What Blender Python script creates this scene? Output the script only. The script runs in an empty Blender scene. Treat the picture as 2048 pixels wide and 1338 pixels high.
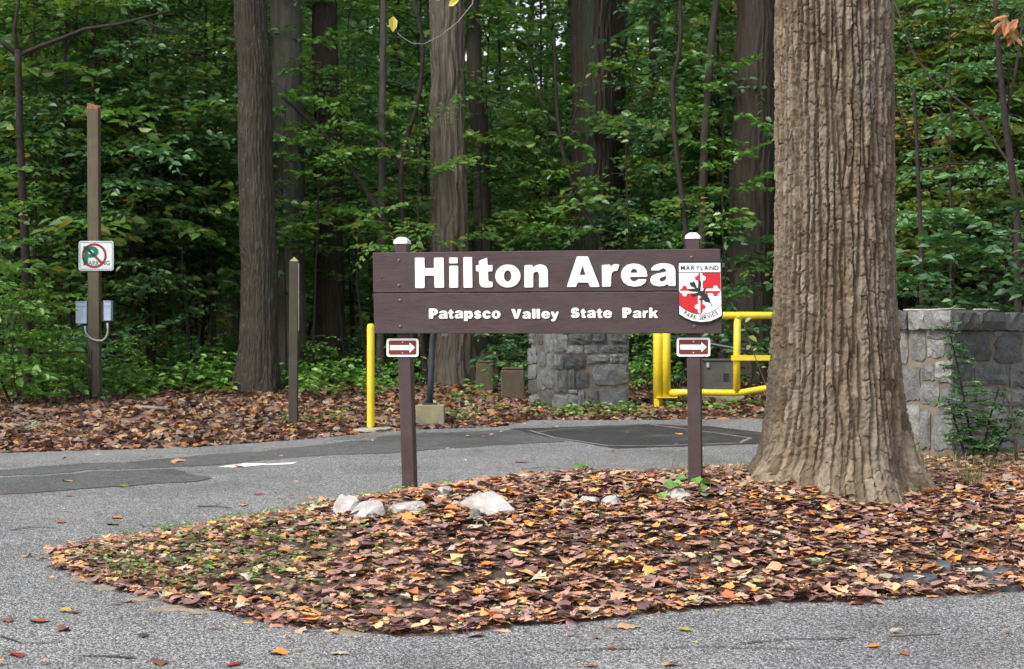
import bpy, math, random
import numpy as np
from mathutils import Vector, Matrix

random.seed(7)
RNG = np.random.default_rng(11)
SC = bpy.context.scene
COL = SC.collection
# ------------------------------------------------------------------ camera, sky, sun, exposure
F, CX, CY, EYE, SL = 3230.0, 1024.0, 667.0, 1.5, 0.03     # focal length in photo pixels, eye height, slope of the ground
cam_d = bpy.data.cameras.new('camera'); cam = bpy.data.objects.new('camera', cam_d); COL.objects.link(cam)
cam.location = (0, 0, EYE); cam.rotation_euler = (math.radians(90), 0, 0)
cam_d.sensor_fit = 'HORIZONTAL'; cam_d.sensor_width = 36; cam_d.lens = F / 2048 * 36
cam_d.shift_y = -0.001; cam_d.clip_start = 0.1; cam_d.clip_end = 900
cam_d.dof.use_dof = True; cam_d.dof.focus_distance = 9.3; cam_d.dof.aperture_fstop = 7.0
SC.camera = cam
SUN_EL, SUN_AZ = math.radians(50), math.radians(-130)      # azimuth from +Y, sun to the left, a little behind the camera
world = bpy.data.worlds.new('World'); SC.world = world; world.use_nodes = True
wt = world.node_tree; wt.nodes.clear()
wo = wt.nodes.new('ShaderNodeOutputWorld'); wb = wt.nodes.new('ShaderNodeBackground')
ws = wt.nodes.new('ShaderNodeTexSky'); wh = wt.nodes.new('ShaderNodeHueSaturation')
ws.sky_type = 'NISHITA'; ws.sun_disc = False; ws.sun_elevation = SUN_EL; ws.sun_rotation = SUN_AZ
ws.air_density = 1.0; ws.dust_density = 3.0; ws.ozone_density = 1.0
wh.inputs['Saturation'].default_value = 0.32                # overcast: the same sky with most of its blue gone
wb.inputs['Strength'].default_value = 0.15
wt.links.new(ws.outputs[0], wh.inputs['Color']); wt.links.new(wh.outputs[0], wb.inputs['Color']); wt.links.new(wb.outputs[0], wo.inputs['Surface'])
sun_d = bpy.data.lights.new('sun', 'SUN'); sun = bpy.data.objects.new('sun', sun_d); COL.objects.link(sun)
sun_d.energy = 1.5; sun_d.angle = math.radians(20); sun_d.color = (1.0, 0.97, 0.92)
sdir = Vector((math.sin(SUN_AZ) * math.cos(SUN_EL), math.cos(SUN_AZ) * math.cos(SUN_EL), math.sin(SUN_EL)))
sun.location = sdir * 60; sun.rotation_euler = (-sdir).to_track_quat('-Z', 'Y').to_euler()
SC.view_settings.view_transform = 'Standard'; SC.view_settings.look = 'None'
SC.view_settings.exposure = 1.06; SC.view_settings.gamma = 1.0
SC.render.engine = 'CYCLES'
SC.cycles.max_bounces = 8; SC.cycles.diffuse_bounces = 5; SC.cycles.glossy_bounces = 2; SC.cycles.transmission_bounces = 5
SC.cycles.use_denoising = True

# ------------------------------------------------------------------ numeric helpers
def V(*a): return np.array(a, float)
def ground_at(px, py):
    d = EYE / ((py - CY) / F + SL)
    return V((px - CX) / F * d, d, SL * d)
def at(px, py, d): return V((px - CX) / F * d, d, EYE - (py - CY) / F * d)
def hash2(ix, iy, seed):
    h = (ix.astype(np.int64) * 374761393 + iy.astype(np.int64) * 668265263 + seed * 1442695041) & 0x7fffffff
    h = ((h ^ (h >> 13)) * 1274126177) & 0x7fffffff
    return ((h ^ (h >> 16)) & 0xffff) / 65535.0
def vnoise(x, y, seed=0, per=None):
    x = np.asarray(x, float); y = np.asarray(y, float)
    ix = np.floor(x); iy = np.floor(y); fx = x - ix; fy = y - iy
    fx = fx * fx * (3 - 2 * fx); fy = fy * fy * (3 - 2 * fy)
    w = (lambda a: np.mod(a, per)) if per else (lambda a: a)
    a = hash2(w(ix), iy, seed); b = hash2(w(ix + 1), iy, seed); c = hash2(w(ix), iy + 1, seed); d = hash2(w(ix + 1), iy + 1, seed)
    return (a * (1 - fx) + b * fx) * (1 - fy) + (c * (1 - fx) + d * fx) * fy - 0.5
def fbm(x, y, seed=0, o=4):
    s = 0; a = 1
    for i in range(o): s = s + a * vnoise(x * 2 ** i, y * 2 ** i, seed + i); a *= .5
    return s
def smooth(a, b, x):
    t = np.clip((x - a) / (b - a), 0, 1); return t * t * (3 - 2 * t)
def furrow(u, z, NC, seed, w0=.30, plate=.20, sway=.8):
    """bark relief: NC wandering vertical furrows round a trunk that part and join; returns height 0..1 and a value per plate"""
    i0 = np.floor(u); jag = .16 * vnoise(u * 3, z * 34, seed + 5, NC * 3) + .09 * vnoise(u * 7, z * 80, seed + 6, NC * 7)
    d = np.full(u.shape, 9.); idx = np.zeros(u.shape)
    for k in (-1, 0, 1, 2):
        i = i0 + k; im = np.mod(i, NC)
        xi = i + sway * vnoise(im * 7.31 + .5, z * 1.9, seed) + .55 * vnoise(im * 3.17 + .5, z * 6.5, seed + 1) + jag
        w = w0 * (1.0 + 1.5 * vnoise(im * 5.7 + .5, z * 3.1, seed + 2)); dd = np.abs(u - xi) / np.maximum(w, .05)
        d = np.minimum(d, dd); idx = np.where(u > xi, i, idx)
    im = np.mod(idx, NC); pz = z / plate + 9 * hash2(im, im * 0, seed + 3) + .7 * vnoise(u * .8, z * 3, seed + 4, None) + .25 * vnoise(u * 4, z * 9, seed + 9)
    pid = hash2(im, np.floor(pz), seed + 7); fr = np.abs(pz - np.round(pz)) * plate
    h = smooth(.25, 1.0, d); return h * (1 - .45 * smooth(.007, .001, fr) * (hash2(im, np.round(pz), seed + 8) > .35)), pid

# ------------------------------------------------------------------ object helpers
def link(o, parent=None):
    COL.objects.link(o)
    if parent is not None: o.parent = parent
    return o
def tag(o, label=None, cat=None, group=None, kind=None):
    for k, v in (('label', label), ('category', cat), ('group', group), ('kind', kind)):
        if v: o[k] = v
    return o
def empty(name, loc, label=None, cat=None, group=None):
    o = bpy.data.objects.new(name, None); o.empty_display_size = .1; link(o); o.location = [float(c) for c in loc]
    return tag(o, label, cat, group)
def wloc(o):
    p = np.zeros(3)
    while o is not None: p = p + np.array(o.location); o = o.parent
    return p
def mesh_np(name, verts, faces, mats, smooth_=True, uv=None, mi=None):
    """verts (n,3), faces list of (m,k) arrays"""
    me = bpy.data.meshes.new(name)
    verts = np.asarray(verts, np.float32)
    if isinstance(faces, np.ndarray): faces = [faces]
    faces = [np.asarray(f, np.int32) for f in faces if len(f)]
    me.vertices.add(len(verts)); me.vertices.foreach_set('co', verts.ravel())
    loops = np.concatenate([f.ravel() for f in faces]); tot = np.concatenate([np.full(len(f), f.shape[1], np.int32) for f in faces])
    start = np.concatenate([[0], np.cumsum(tot)[:-1]]).astype(np.int32)
    me.loops.add(len(loops)); me.loops.foreach_set('vertex_index', loops)
    me.polygons.add(len(tot)); me.polygons.foreach_set('loop_start', start); me.polygons.foreach_set('loop_total', tot)
    if mi is not None: me.polygons.foreach_set('material_index', np.asarray(mi, np.int32))
    me.update(calc_edges=True)
    me.polygons.foreach_set('use_smooth', np.full(len(tot), bool(smooth_)))
    if uv is not None:
        l = me.uv_layers.new(name='UVMap'); l.data.foreach_set('uv', np.asarray(uv, np.float32)[loops].ravel())
    for m in (mats if isinstance(mats, (list, tuple)) else [mats]): me.materials.append(m)
    me.validate()
    return me
class MB:
    """collects quads / triangles / n-gons in world space"""
    def __init__(s): s.v = []; s.f = []; s.uv = []; s.n = 0
    def add(s, v, f, uv=None):
        v = np.asarray(v, float).reshape(-1, 3)
        s.v.append(v); s.uv.append(np.zeros((len(v), 2)) if uv is None else np.asarray(uv, float))
        s.f += [tuple(int(i) + s.n for i in q) for q in f]; s.n += len(v); return s
    def hexa(s, bot, top):
        return s.add(list(bot) + list(top), [(3, 2, 1, 0), (4, 5, 6, 7), (0, 1, 5, 4), (1, 2, 6, 5), (2, 3, 7, 6), (3, 0, 4, 7)])
    def box(s, c, sx, sy, sz, ax=(1, 0, 0), ay=(0, 1, 0), az=(0, 0, 1)):
        c = V(*c); X = V(*ax) * sx / 2; Y = V(*ay) * sy / 2; Z = V(*az) * sz / 2
        b = [c - X - Y - Z, c + X - Y - Z, c + X + Y - Z, c - X + Y - Z]
        return s.hexa(b, [p + 2 * Z for p in b])
    def prism(s, front, back):
        n = len(front)
        f = [tuple(range(n)), tuple(range(2 * n - 1, n - 1, -1))]
        f += [(i, i + n, (i + 1) % n + n, (i + 1) % n) for i in range(n)]
        return s.add(list(front) + list(back), f)
    def tube(s, path, rad, n=8, caps=True, wob=None):
        P = np.asarray(path, float); m = len(P)
        R = np.full(m, rad, float) if np.isscalar(rad) else np.asarray(rad, float)
        T = np.gradient(P, axis=0); T /= np.linalg.norm(T, axis=1)[:, None] + 1e-12
        ref = V(1, 0, 0) if abs(T[0][0]) < .8 else V(0, 1, 0)
        A = ref - T[0] * ref.dot(T[0]); A /= np.linalg.norm(A)
        vs = []; uv = []; L = 0
        for i in range(m):
            A = A - T[i] * A.dot(T[i]); A /= np.linalg.norm(A) + 1e-12; B = np.cross(T[i], A)
            if i: L += np.linalg.norm(P[i] - P[i - 1])
            th = np.linspace(0, 2 * math.pi, n + 1)
            r = R[i] if wob is None else R[i] * wob(th, L)
            vs.append(P[i] + (np.cos(th)[:, None] * A + np.sin(th)[:, None] * B) * (r[:, None] if hasattr(r, '__len__') else r))
            uv.append(np.stack([th * max(R[0], R[min(m - 1, m // 2)]), np.full(n + 1, L)], 1))
        k = n + 1; f = []
        for i in range(m - 1):
            for j in range(n): f.append((i * k + j, i * k + j + 1, (i + 1) * k + j + 1, (i + 1) * k + j))
        if caps: f += [tuple(range(n - 1, -1, -1)), tuple((m - 1) * k + j for j in range(n))]
        return s.add(np.concatenate(vs), f, np.concatenate(uv))
    def build(s, name, mat, parent=None, smooth_=False, **kw):
        v = np.concatenate(s.v); uv = np.concatenate(s.uv)
        base = wloc(parent) if parent is not None else V(*kw.get('loc', (0, 0, 0)))
        me = bpy.data.meshes.new(name); me.from_pydata((v - base).tolist(), [], s.f); me.update()
        l = me.uv_layers.new(name='UVMap'); idx = np.empty(len(me.loops), np.int32); me.loops.foreach_get('vertex_index', idx)
        l.data.foreach_set('uv', uv[idx].astype(np.float32).ravel())
        if smooth_: me.polygons.foreach_set('use_smooth', np.ones(len(me.polygons), bool))
        me.materials.append(mat)
        o = bpy.data.objects.new(name, me); link(o, parent)
        if parent is None: o.location = base
        if kw.get('bevel'):
            b = o.modifiers.new('bevel', 'BEVEL'); b.width = kw['bevel']; b.segments = 2; b.limit_method = 'ANGLE'; b.angle_limit = .6
        return o
def obj_np(name, me, parent=None, loc=(0, 0, 0)):
    o = bpy.data.objects.new(name, me); link(o, parent); o.location = [float(c) for c in loc]; return o

# ------------------------------------------------------------------ materials
class NT:
    def __init__(s, name):
        s.m = bpy.data.materials.new(name); s.m.use_nodes = True; s.t = s.m.node_tree; s.t.nodes.clear()
        s.out = s.n('OutputMaterial'); s.b = s.n('BsdfPrincipled'); s.l(s.b.outputs[0], s.out.inputs['Surface'])
    def n(s, k, **kw):
        nd = s.t.nodes.new('ShaderNode' + k)
        for a, v in kw.items(): setattr(nd, a, v)
        return nd
    def l(s, a, b): s.t.links.new(a, b)
    def coord(s, which='Object', scale=(1, 1, 1)):
        c = s.n('TexCoord'); mp = s.n('Mapping'); mp.inputs['Scale'].default_value = scale
        s.l(c.outputs[which], mp.inputs['Vector']); return mp.outputs[0]
    def noise(s, vec, scale, detail=4, rough=.55, dist=0):
        nd = s.n('TexNoise'); nd.inputs['Scale'].default_value = scale; nd.inputs['Detail'].default_value = detail
        nd.inputs['Roughness'].default_value = rough; nd.inputs['Distortion'].default_value = dist
        s.l(vec, nd.inputs['Vector']); return nd.outputs['Fac']
    def vor(s, vec, scale, feature='F1', out='Distance', rnd=1):
        nd = s.n('TexVoronoi'); nd.feature = feature; nd.inputs['Scale'].default_value = scale; nd.inputs['Randomness'].default_value = rnd
        s.l(vec, nd.inputs['Vector']); return nd.outputs[out]
    def ramp(s, fac, stops, interp='LINEAR'):
        r = s.n('ValToRGB'); e = r.color_ramp.elements; r.color_ramp.interpolation = interp
        while len(e) < len(stops): e.new(.5)
        for i, (p, c) in enumerate(stops):
            e[i].position = p; e[i].color = (*c, 1) if len(c) == 3 else c
        s.l(fac, r.inputs['Fac']); return r.outputs['Color']
    def mix(s, fac, a, b, blend='MIX'):
        m = s.n('Mix'); m.data_type = 'RGBA'; m.blend_type = blend
        for sk, v in ((m.inputs[0], fac), (m.inputs[6], a), (m.inputs[7], b)):
            if hasattr(v, 'links') or hasattr(v, 'is_output'): s.l(v, sk)
            elif isinstance(v, (int, float)): sk.default_value = v
            else: sk.default_value = (*v, 1)
        return m.outputs[2]
    def math(s, op, a, b=0.0):
        m = s.n('Math'); m.operation = op
        for sk, v in ((m.inputs[0], a), (m.inputs[1], b)):
            if isinstance(v, (int, float)): sk.default_value = v
            else: s.l(v, sk)
        return m.outputs[0]
    def bump(s, h, strength=.5, dist=.01):
        b = s.n('Bump'); b.inputs['Strength'].default_value = strength; b.inputs['Distance'].default_value = dist
        s.l(h, b.inputs['Height']); s.l(b.outputs[0], s.b.inputs['Normal']); return b
    def fin(s, col=None, rough=.8, spec=.3, metal=0):
        if col is not None:
            if isinstance(col, tuple): s.b.inputs['Base Color'].default_value = (*col, 1)
            else: s.l(col, s.b.inputs['Base Color'])
        if isinstance(rough, (int, float)): s.b.inputs['Roughness'].default_value = rough
        else: s.l(rough, s.b.inputs['Roughness'])
        s.b.inputs['Specular IOR Level'].default_value = spec; s.b.inputs['Metallic'].default_value = metal
        return s.m
    def rnd(s):
        g = s.n('NewGeometry'); o = s.n('ObjectInfo')
        a = s.math('ADD', g.outputs['Random Per Island'], s.math('MULTIPLY', o.outputs['Random'], 3.71))
        return s.math('FRACT', a)

def m_plain(name, c, rough=.6, spec=.3, var=.25, scale=6, bump=.15, metal=0):
    t = NT(name); v = t.coord('Object'); n = t.noise(v, scale, 5, .6)
    c1 = tuple(x * (1 - var) for x in c); c2 = tuple(min(1, x * (1 + var)) for x in c)
    col = t.ramp(n, [(.3, c1), (.7, c2)]); t.bump(t.noise(v, scale * 9, 3), bump, .004)
    return t.fin(col, rough, spec, metal)
def m_flat(name, c, rough=.45, spec=.35):
    t = NT(name); v = t.coord('Object'); n = t.noise(v, 30, 4)
    return t.fin(t.ramp(n, [(.25, tuple(x * .9 for x in c)), (.75, c)]), rough, spec)
def m_bark(name, c1, c2, c3, su=9, sv=1.6, bump=.9, dist=.03, lichen=None, stripe=False):
    t = NT(name); v = t.coord('UV', (su, sv, 1)); w = t.noise(t.coord('UV', (3, 3, 1)), 2.0, 3)
    n = t.noise(v, 1.0, 6, .68, .8)
    ridg = t.vor(v, 1.6, 'DISTANCE_TO_EDGE')
    col = t.ramp(n, [(.32, c1), (.5, c2), (.72, c3)])
    col = t.mix(t.math('MULTIPLY', w, .5), col, c2)
    if lichen:
        fn = t.noise(t.coord('UV', (1.2, .5, 1)), 2.2, 5, .7); col = t.mix(t.ramp(fn, [(.54, (0, 0, 0)), (.7, (.35,) * 3)]), col, lichen)
        sp = t.noise(t.coord('UV', (1, .6, 1)), 42, 2, .5); col = t.mix(t.ramp(sp, [(.68, (0, 0, 0)), (.74, (.6,) * 3)]), col, tuple(min(1, c * 1.7) for c in lichen))
    if stripe:      # a green algae streak down the front of the trunk
        sx = t.n('SeparateXYZ'); t.l(t.coord('Object'), sx.inputs[0]); ed = t.noise(t.coord('Object', (6, 6, 2)), 1.5, 4, .6)
        dx = t.math('ABSOLUTE', t.math('ADD', sx.outputs[0], t.math('ADD', .04, t.math('MULTIPLY', t.math('SUBTRACT', ed, .5), .16))))
        mk = t.math('MULTIPLY', t.math('LESS_THAN', sx.outputs[1], 0.0), t.math('MULTIPLY', t.math('SUBTRACT', 1.0, t.math('SMOOTH_MIN', t.math('MULTIPLY', dx, 8.0), 1.0)), 1.0))
        col = t.mix(t.ramp(mk, [(.15, (0, 0, 0)), (.6, (.6,) * 3)]), col, (.062, .088, .064))
    h = t.math('ADD', t.math('MULTIPLY', n, .7), t.math('MINIMUM', ridg, .25))
    t.bump(h, bump, dist)
    return t.fin(col, .9, .15)
def m_leaf(name, stops, trans=.45, rough=.42, spec=.75):
    t = NT(name); col = t.ramp(t.rnd(), stops)
    tr = t.n('BsdfTranslucent'); mx = t.n('MixShader'); mx.inputs[0].default_value = trans
    t.l(t.mix(1.0, col, (1.25, 1.3, .55), 'MULTIPLY'), tr.inputs['Color'])
    t.fin(col, rough, spec); t.l(t.b.outputs[0], mx.inputs[1]); t.l(tr.outputs[0], mx.inputs[2]); t.l(mx.outputs[0], t.out.inputs['Surface'])
    return t.m
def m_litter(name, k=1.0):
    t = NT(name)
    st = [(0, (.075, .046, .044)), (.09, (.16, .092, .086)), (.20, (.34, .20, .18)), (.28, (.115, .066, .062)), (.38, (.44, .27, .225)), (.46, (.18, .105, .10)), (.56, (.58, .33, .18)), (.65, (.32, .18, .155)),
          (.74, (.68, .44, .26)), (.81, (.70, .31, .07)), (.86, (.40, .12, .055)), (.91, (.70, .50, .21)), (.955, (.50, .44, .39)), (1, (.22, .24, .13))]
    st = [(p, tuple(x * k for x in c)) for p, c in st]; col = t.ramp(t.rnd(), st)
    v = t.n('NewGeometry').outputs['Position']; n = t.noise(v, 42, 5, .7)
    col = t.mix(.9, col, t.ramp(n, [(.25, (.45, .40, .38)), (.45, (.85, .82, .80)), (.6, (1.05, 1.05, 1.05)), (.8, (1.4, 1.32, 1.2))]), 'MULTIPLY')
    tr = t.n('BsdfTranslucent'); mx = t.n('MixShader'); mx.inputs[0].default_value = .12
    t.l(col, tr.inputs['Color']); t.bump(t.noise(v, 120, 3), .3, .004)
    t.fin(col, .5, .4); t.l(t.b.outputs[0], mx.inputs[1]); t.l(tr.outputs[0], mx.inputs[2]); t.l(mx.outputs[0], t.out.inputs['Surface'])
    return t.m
def m_asphalt(name, dark, mid, light, stone_amt=.5, scale=85, stain=.35):
    t = NT(name); v = t.coord('Object')
    vo = t.n('TexVoronoi'); vo.inputs['Scale'].default_value = scale; t.l(v, vo.inputs['Vector'])
    sep = t.n('SeparateColor'); t.l(vo.outputs['Color'], sep.inputs[0])
    st = t.ramp(sep.outputs[0], [(0, dark), (1 - stone_amt, mid), (min(1, 1 - stone_amt * .45), light), (1, tuple(c * 1.25 for c in light))])
    gap = t.ramp(vo.outputs['Distance'], [(.35, (1, 1, 1)), (.75, (.32, .32, .33))])
    col = t.mix(1.0, st, gap, 'MULTIPLY')
    big = t.noise(v, .9, 6, .62, .4); col = t.mix(1.0, col, t.ramp(big, [(.3, (1 - stain,) * 3), (.5, (1, 1, 1)), (.72, (1.14, 1.13, 1.1))]), 'MULTIPLY')
    bro = t.noise(v, 2.7, 5, .6); col = t.mix(t.ramp(bro, [(.55, (0, 0, 0)), (.75, (.42,) * 3)]), col, (.16, .135, .105))
    t.bump(t.math('SUBTRACT', 1.0, vo.outputs['Distance']), .55, .006)
    return t.fin(col, t.ramp(t.noise(v, 1.3, 4), [(.35, (.62,) * 3), (.65, (.88,) * 3)]), .35)

M = {}
M['asphalt'] = m_asphalt('worn_asphalt', (.075, .075, .076), (.175, .175, .177), (.39, .39, .395), .47, 132)
M['asphalt_old'] = m_asphalt('old_dark_asphalt', (.055, .055, .057), (.10, .10, .102), (.19, .19, .195), .4, 150, .4)
M['asphalt_new'] = m_asphalt('fresh_black_asphalt', (.026, .026, .028), (.042, .042, .045), (.075, .075, .08), .3, 150, .25)
M['asphalt_pale'] = m_asphalt('pale_road_margin', (.10, .10, .10), (.20, .20, .196), (.34, .34, .34), .5, 150)
M['seam'] = m_plain('sandy_seam', (.20, .185, .16), .9, .2, .4, 12)
M['crack'] = m_plain('crack_dirt', (.05, .046, .043), .95, .1, .5, 20)
M['whitepaint'] = m_plain('dried_white_paint', (.66, .63, .54), .85, .2, .2, 25)
def _soil(name, a, b, c, sc):
    t = NT(name); v = t.coord('Object'); n = t.noise(v, sc, 7, .7, .3); vo = t.vor(v, sc * 3.5, 'F1', 'Color')
    col = t.ramp(n, [(.3, a), (.5, b), (.7, c)]); col = t.mix(.35, col, t.mix(1.0, col, vo, 'MULTIPLY'))
    t.bump(t.noise(v, sc * 4, 5, .7), .9, .03); return t.fin(col, .95, .15)
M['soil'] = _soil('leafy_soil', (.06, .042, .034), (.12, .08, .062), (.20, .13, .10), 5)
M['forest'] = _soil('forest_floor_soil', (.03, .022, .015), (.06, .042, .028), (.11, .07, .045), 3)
M['litter'] = m_litter('fallen_leaf', 1.18); M['litter_dark'] = m_litter('dark_fallen_leaf', .6)  # second copy has the same leaf colours scaled darker, for beyond the road
def m_hero():
    t = NT('furrowed_tan_bark'); at_ = t.n('Attribute'); at_.attribute_name = 'plate'
    n = t.noise(t.coord('UV', (26, 5, 1)), 1.0, 7, .7, .5); g = t.noise(t.coord('UV', (2.2, .7, 1)), 2.0, 4, .6); f = t.noise(t.coord('UV', (60, 25, 1)), 1.0, 6, .75)
    col = t.ramp(at_.outputs['Fac'], [(.0, (.098, .070, .044)), (.35, (.140, .108, .073)), (.7, (.185, .142, .097)), (1, (.21, .172, .128))])
    col = t.mix(1.0, col, t.ramp(n, [(.25, (.5, .47, .44)), (.5, (1, 1, 1)), (.75, (1.55, 1.5, 1.45))]), 'MULTIPLY')
    col = t.mix(t.ramp(g, [(.45, (0, 0, 0)), (.62, (.55,) * 3)]), col, (.20, .175, .14))
    col = t.mix(.6, col, t.ramp(f, [(.3, (.55, .52, .5)), (.7, (1.5, 1.5, 1.5))]), 'MULTIPLY')
    t.bump(t.math('ADD', n, f), .9, .012); return t.fin(col, .85, .2)
M['bark_hero'] = m_hero()
M['bark_oak'] = m_bark('dark_ridged_bark', (.042, .037, .028), (.072, .063, .049), (.115, .102, .083), 26, 3.5, 1.0, .05, (.19, .185, .16))
M['bark_shag'] = m_bark('grey_shaggy_bark', (.075, .063, .047), (.15, .13, .10), (.25, .222, .18), 15, 1.0, 1.0, .07)
M['bark_dark'] = m_bark('dark_brown_bark', (.042, .034, .025), (.074, .060, .045), (.115, .096, .075), 20, 1.6, 1.0, .05, (.085, .115, .085))
M['bark_green'] = m_bark('dark_bark_with_algae', (.042, .034, .025), (.074, .060, .045), (.115, .096, .075), 20, 1.6, 1.0, .05, None, True)
M['bark_far'] = m_bark('dull_brown_bark', (.036, .030, .023), (.062, .052, .040), (.092, .080, .062), 18, 2, .8, .02)
M['bark_pale'] = m_bark('pale_grey_bark', (.055, .052, .042), (.095, .09, .075), (.145, .138, .115), 10, 2, .5, .01)
M['stem'] = m_plain('dark_twig_bark', (.035, .027, .022), .85, .2, .35, 20)
GREEN = [(0, (.075, .165, .050)), (.25, (.115, .240, .065)), (.5, (.155, .300, .075)), (.75, (.095, .220, .075)), (.88, (.220, .320, .080)), (.955, (.32, .33, .08)), (1, (.40, .24, .08))]
GREEN2 = [(0, (.065, .165, .070)), (.4, (.090, .220, .088)), (.75, (.110, .255, .098)), (1, (.18, .30, .09))]
GREENB = [(0, (.075, .20, .035)), (.4, (.115, .27, .05)), (.8, (.14, .31, .055)), (1, (.22, .34, .06))]
YELL = [(0, (.14, .19, .04)), (.3, (.24, .27, .05)), (.6, (.13, .21, .04)), (.8, (.26, .20, .04)), (.93, (.25, .12, .035)), (1, (.22, .08, .03))]
M['leaf'] = m_leaf('green_leaf', GREEN); M['leaf2'] = m_leaf('blue_green_leaf', GREEN2, .22); M['leafb'] = m_leaf('bright_green_leaf', GREENB, .3)
M['leafy'] = m_leaf('yellowing_leaf', YELL, .3); M['leafhem'] = m_leaf('hemlock_needle', [(0, (.05, .13, .045)), (.6, (.085, .20, .06)), (1, (.13, .27, .07))], .15)
M['yellow_leaf'] = m_leaf('yellow_leaf', [(0, (.55, .48, .06)), (1, (.6, .5, .08))], .3)
M['rust_leaf'] = m_leaf('rusty_oak_leaf', [(0, (.32, .13, .06)), (.6, (.42, .18, .08)), (1, (.34, .24, .07))], .3)
M['weed'] = m_leaf('weed_leaf', [(0, (.08, .16, .04)), (.4, (.13, .25, .055)), (.7, (.19, .31, .075)), (.9, (.22, .25, .07)), (1, (.12, .13, .05))], .25)
M['grass'] = m_leaf('grass_blade', [(0, (.07, .12, .03)), (.5, (.12, .19, .04)), (.8, (.26, .22, .09)), (1, (.32, .22, .10))], .25, .5)
def m_wood(name, c, grain=(2.5, 60, 60), var=.3, rough=.55, green=None, gz=.3):
    t = NT(name); v = t.coord('Object', grain); n = t.noise(v, 1.0, 6, .6, .6)
    col = t.ramp(n, [(.3, tuple(x * (1 - var) for x in c)), (.55, c), (.75, tuple(x * (1 + var) for x in c))])
    if green:
        w = t.noise(t.coord('Object'), 3.5, 5, .65); col = t.mix(t.ramp(w, [(.45, (0, 0, 0)), (.7, (.7,) * 3)]), col, green)
    st_ = t.noise(t.coord('Object', (1.5, 6, 6)), 1.6, 6, .7); col = t.mix(t.ramp(st_, [(.42, (0, 0, 0)), (.75, (.55,) * 3)]), col, tuple(x * 1.5 + .012 for x in c)); dk = t.noise(t.coord('Object', (9, 9, 1.2)), 2.2, 5, .7); col = t.mix(t.ramp(dk, [(.55, (0, 0, 0)), (.8, (.5,) * 3)]), col, tuple(x * .6 for x in c))
    t.bump(n, .35, .004); return t.fin(col, t.ramp(st_, [(.3, (rough * .8,) * 3), (.7, (min(1, rough * 1.35),) * 3)]), .35)
M['signwood'] = m_wood('brown_painted_plank', (.046, .027, .030), (3, 70, 70), .22, .5)
M['postwood'] = m_wood('brown_painted_post', (.046, .028, .029), (70, 70, 3), .12, .5)
M['mossypost'] = m_wood('weathered_brown_post', (.042, .034, .026), (60, 60, 3), .25, .7, (.065, .075, .035))
M['polewood'] = m_wood('weathered_grey_brown_post', (.115, .092, .060), (50, 50, 2.2), .35, .8, (.075, .088, .042))
M['stumpwood'] = m_wood('old_wet_timber', (.075, .058, .037), (40, 40, 3), .4, .85, (.05, .06, .03))
M['rotwood'] = m_wood('broken_orange_wood', (.24, .12, .07), (40, 40, 8), .4, .9)
M['stickwood'] = m_wood('bleached_stick', (.42, .37, .30), (20, 20, 20), .3, .8)
M['twig'] = m_wood('brown_twig', (.085, .06, .05), (30, 30, 30), .3, .8)
M['greytwig'] = m_wood('grey_twig', (.20, .175, .155), (30, 30, 30), .3, .8)
M['white'] = m_flat('white_paint', (.80, .80, .81), .4)
M['redprint'] = m_flat('red_print', (.46, .012, .018), .35); M['greenprint'] = m_flat('dark_green_print', (.008, .022, .018), .4)
M['navyprint'] = m_flat('navy_print', (.008, .012, .035), .4); M['black'] = m_flat('black_edge', (.008, .008, .009), .5)
M['brownprint'] = m_flat('brown_sign_face', (.135, .026, .014), .35); M['signgreen'] = m_flat('green_print', (.0, .17, .10), .4)
M['signred'] = m_flat('ring_red', (.30, .022, .025), .4); M['signredark'] = m_flat('ring_over_green', (.022, .03, .025), .4)
M['plate'] = m_plain('sign_plate_white', (.68, .70, .72), .45, .35, .1, 9)
M['bolt'] = m_plain('rusty_bolt', (.09, .055, .045), .5, .5, .3, 90); M['brass'] = m_plain('screw_head', (.55, .42, .25), .4, .5)
def m_yellow():
    t = NT('yellow_gate_paint'); v = t.coord('Object'); n = t.noise(v, 4, 5, .6)
    col = t.ramp(n, [(.3, (.60, .44, .022)), (.7, (.72, .55, .03))])
    ch = t.noise(v, 22, 6, .75); gr = t.noise(v, 3, 5, .7); col = t.mix(t.ramp(gr, [(.5, (0, 0, 0)), (.8, (.5,) * 3)]), col, (.38, .27, .06)); col = t.mix(t.ramp(ch, [(.63, (0, 0, 0)), (.67, (.85,) * 3)]), col, (.12, .065, .03))
    return t.fin(col, .38, .45)
M['yellow'] = m_yellow()
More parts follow.
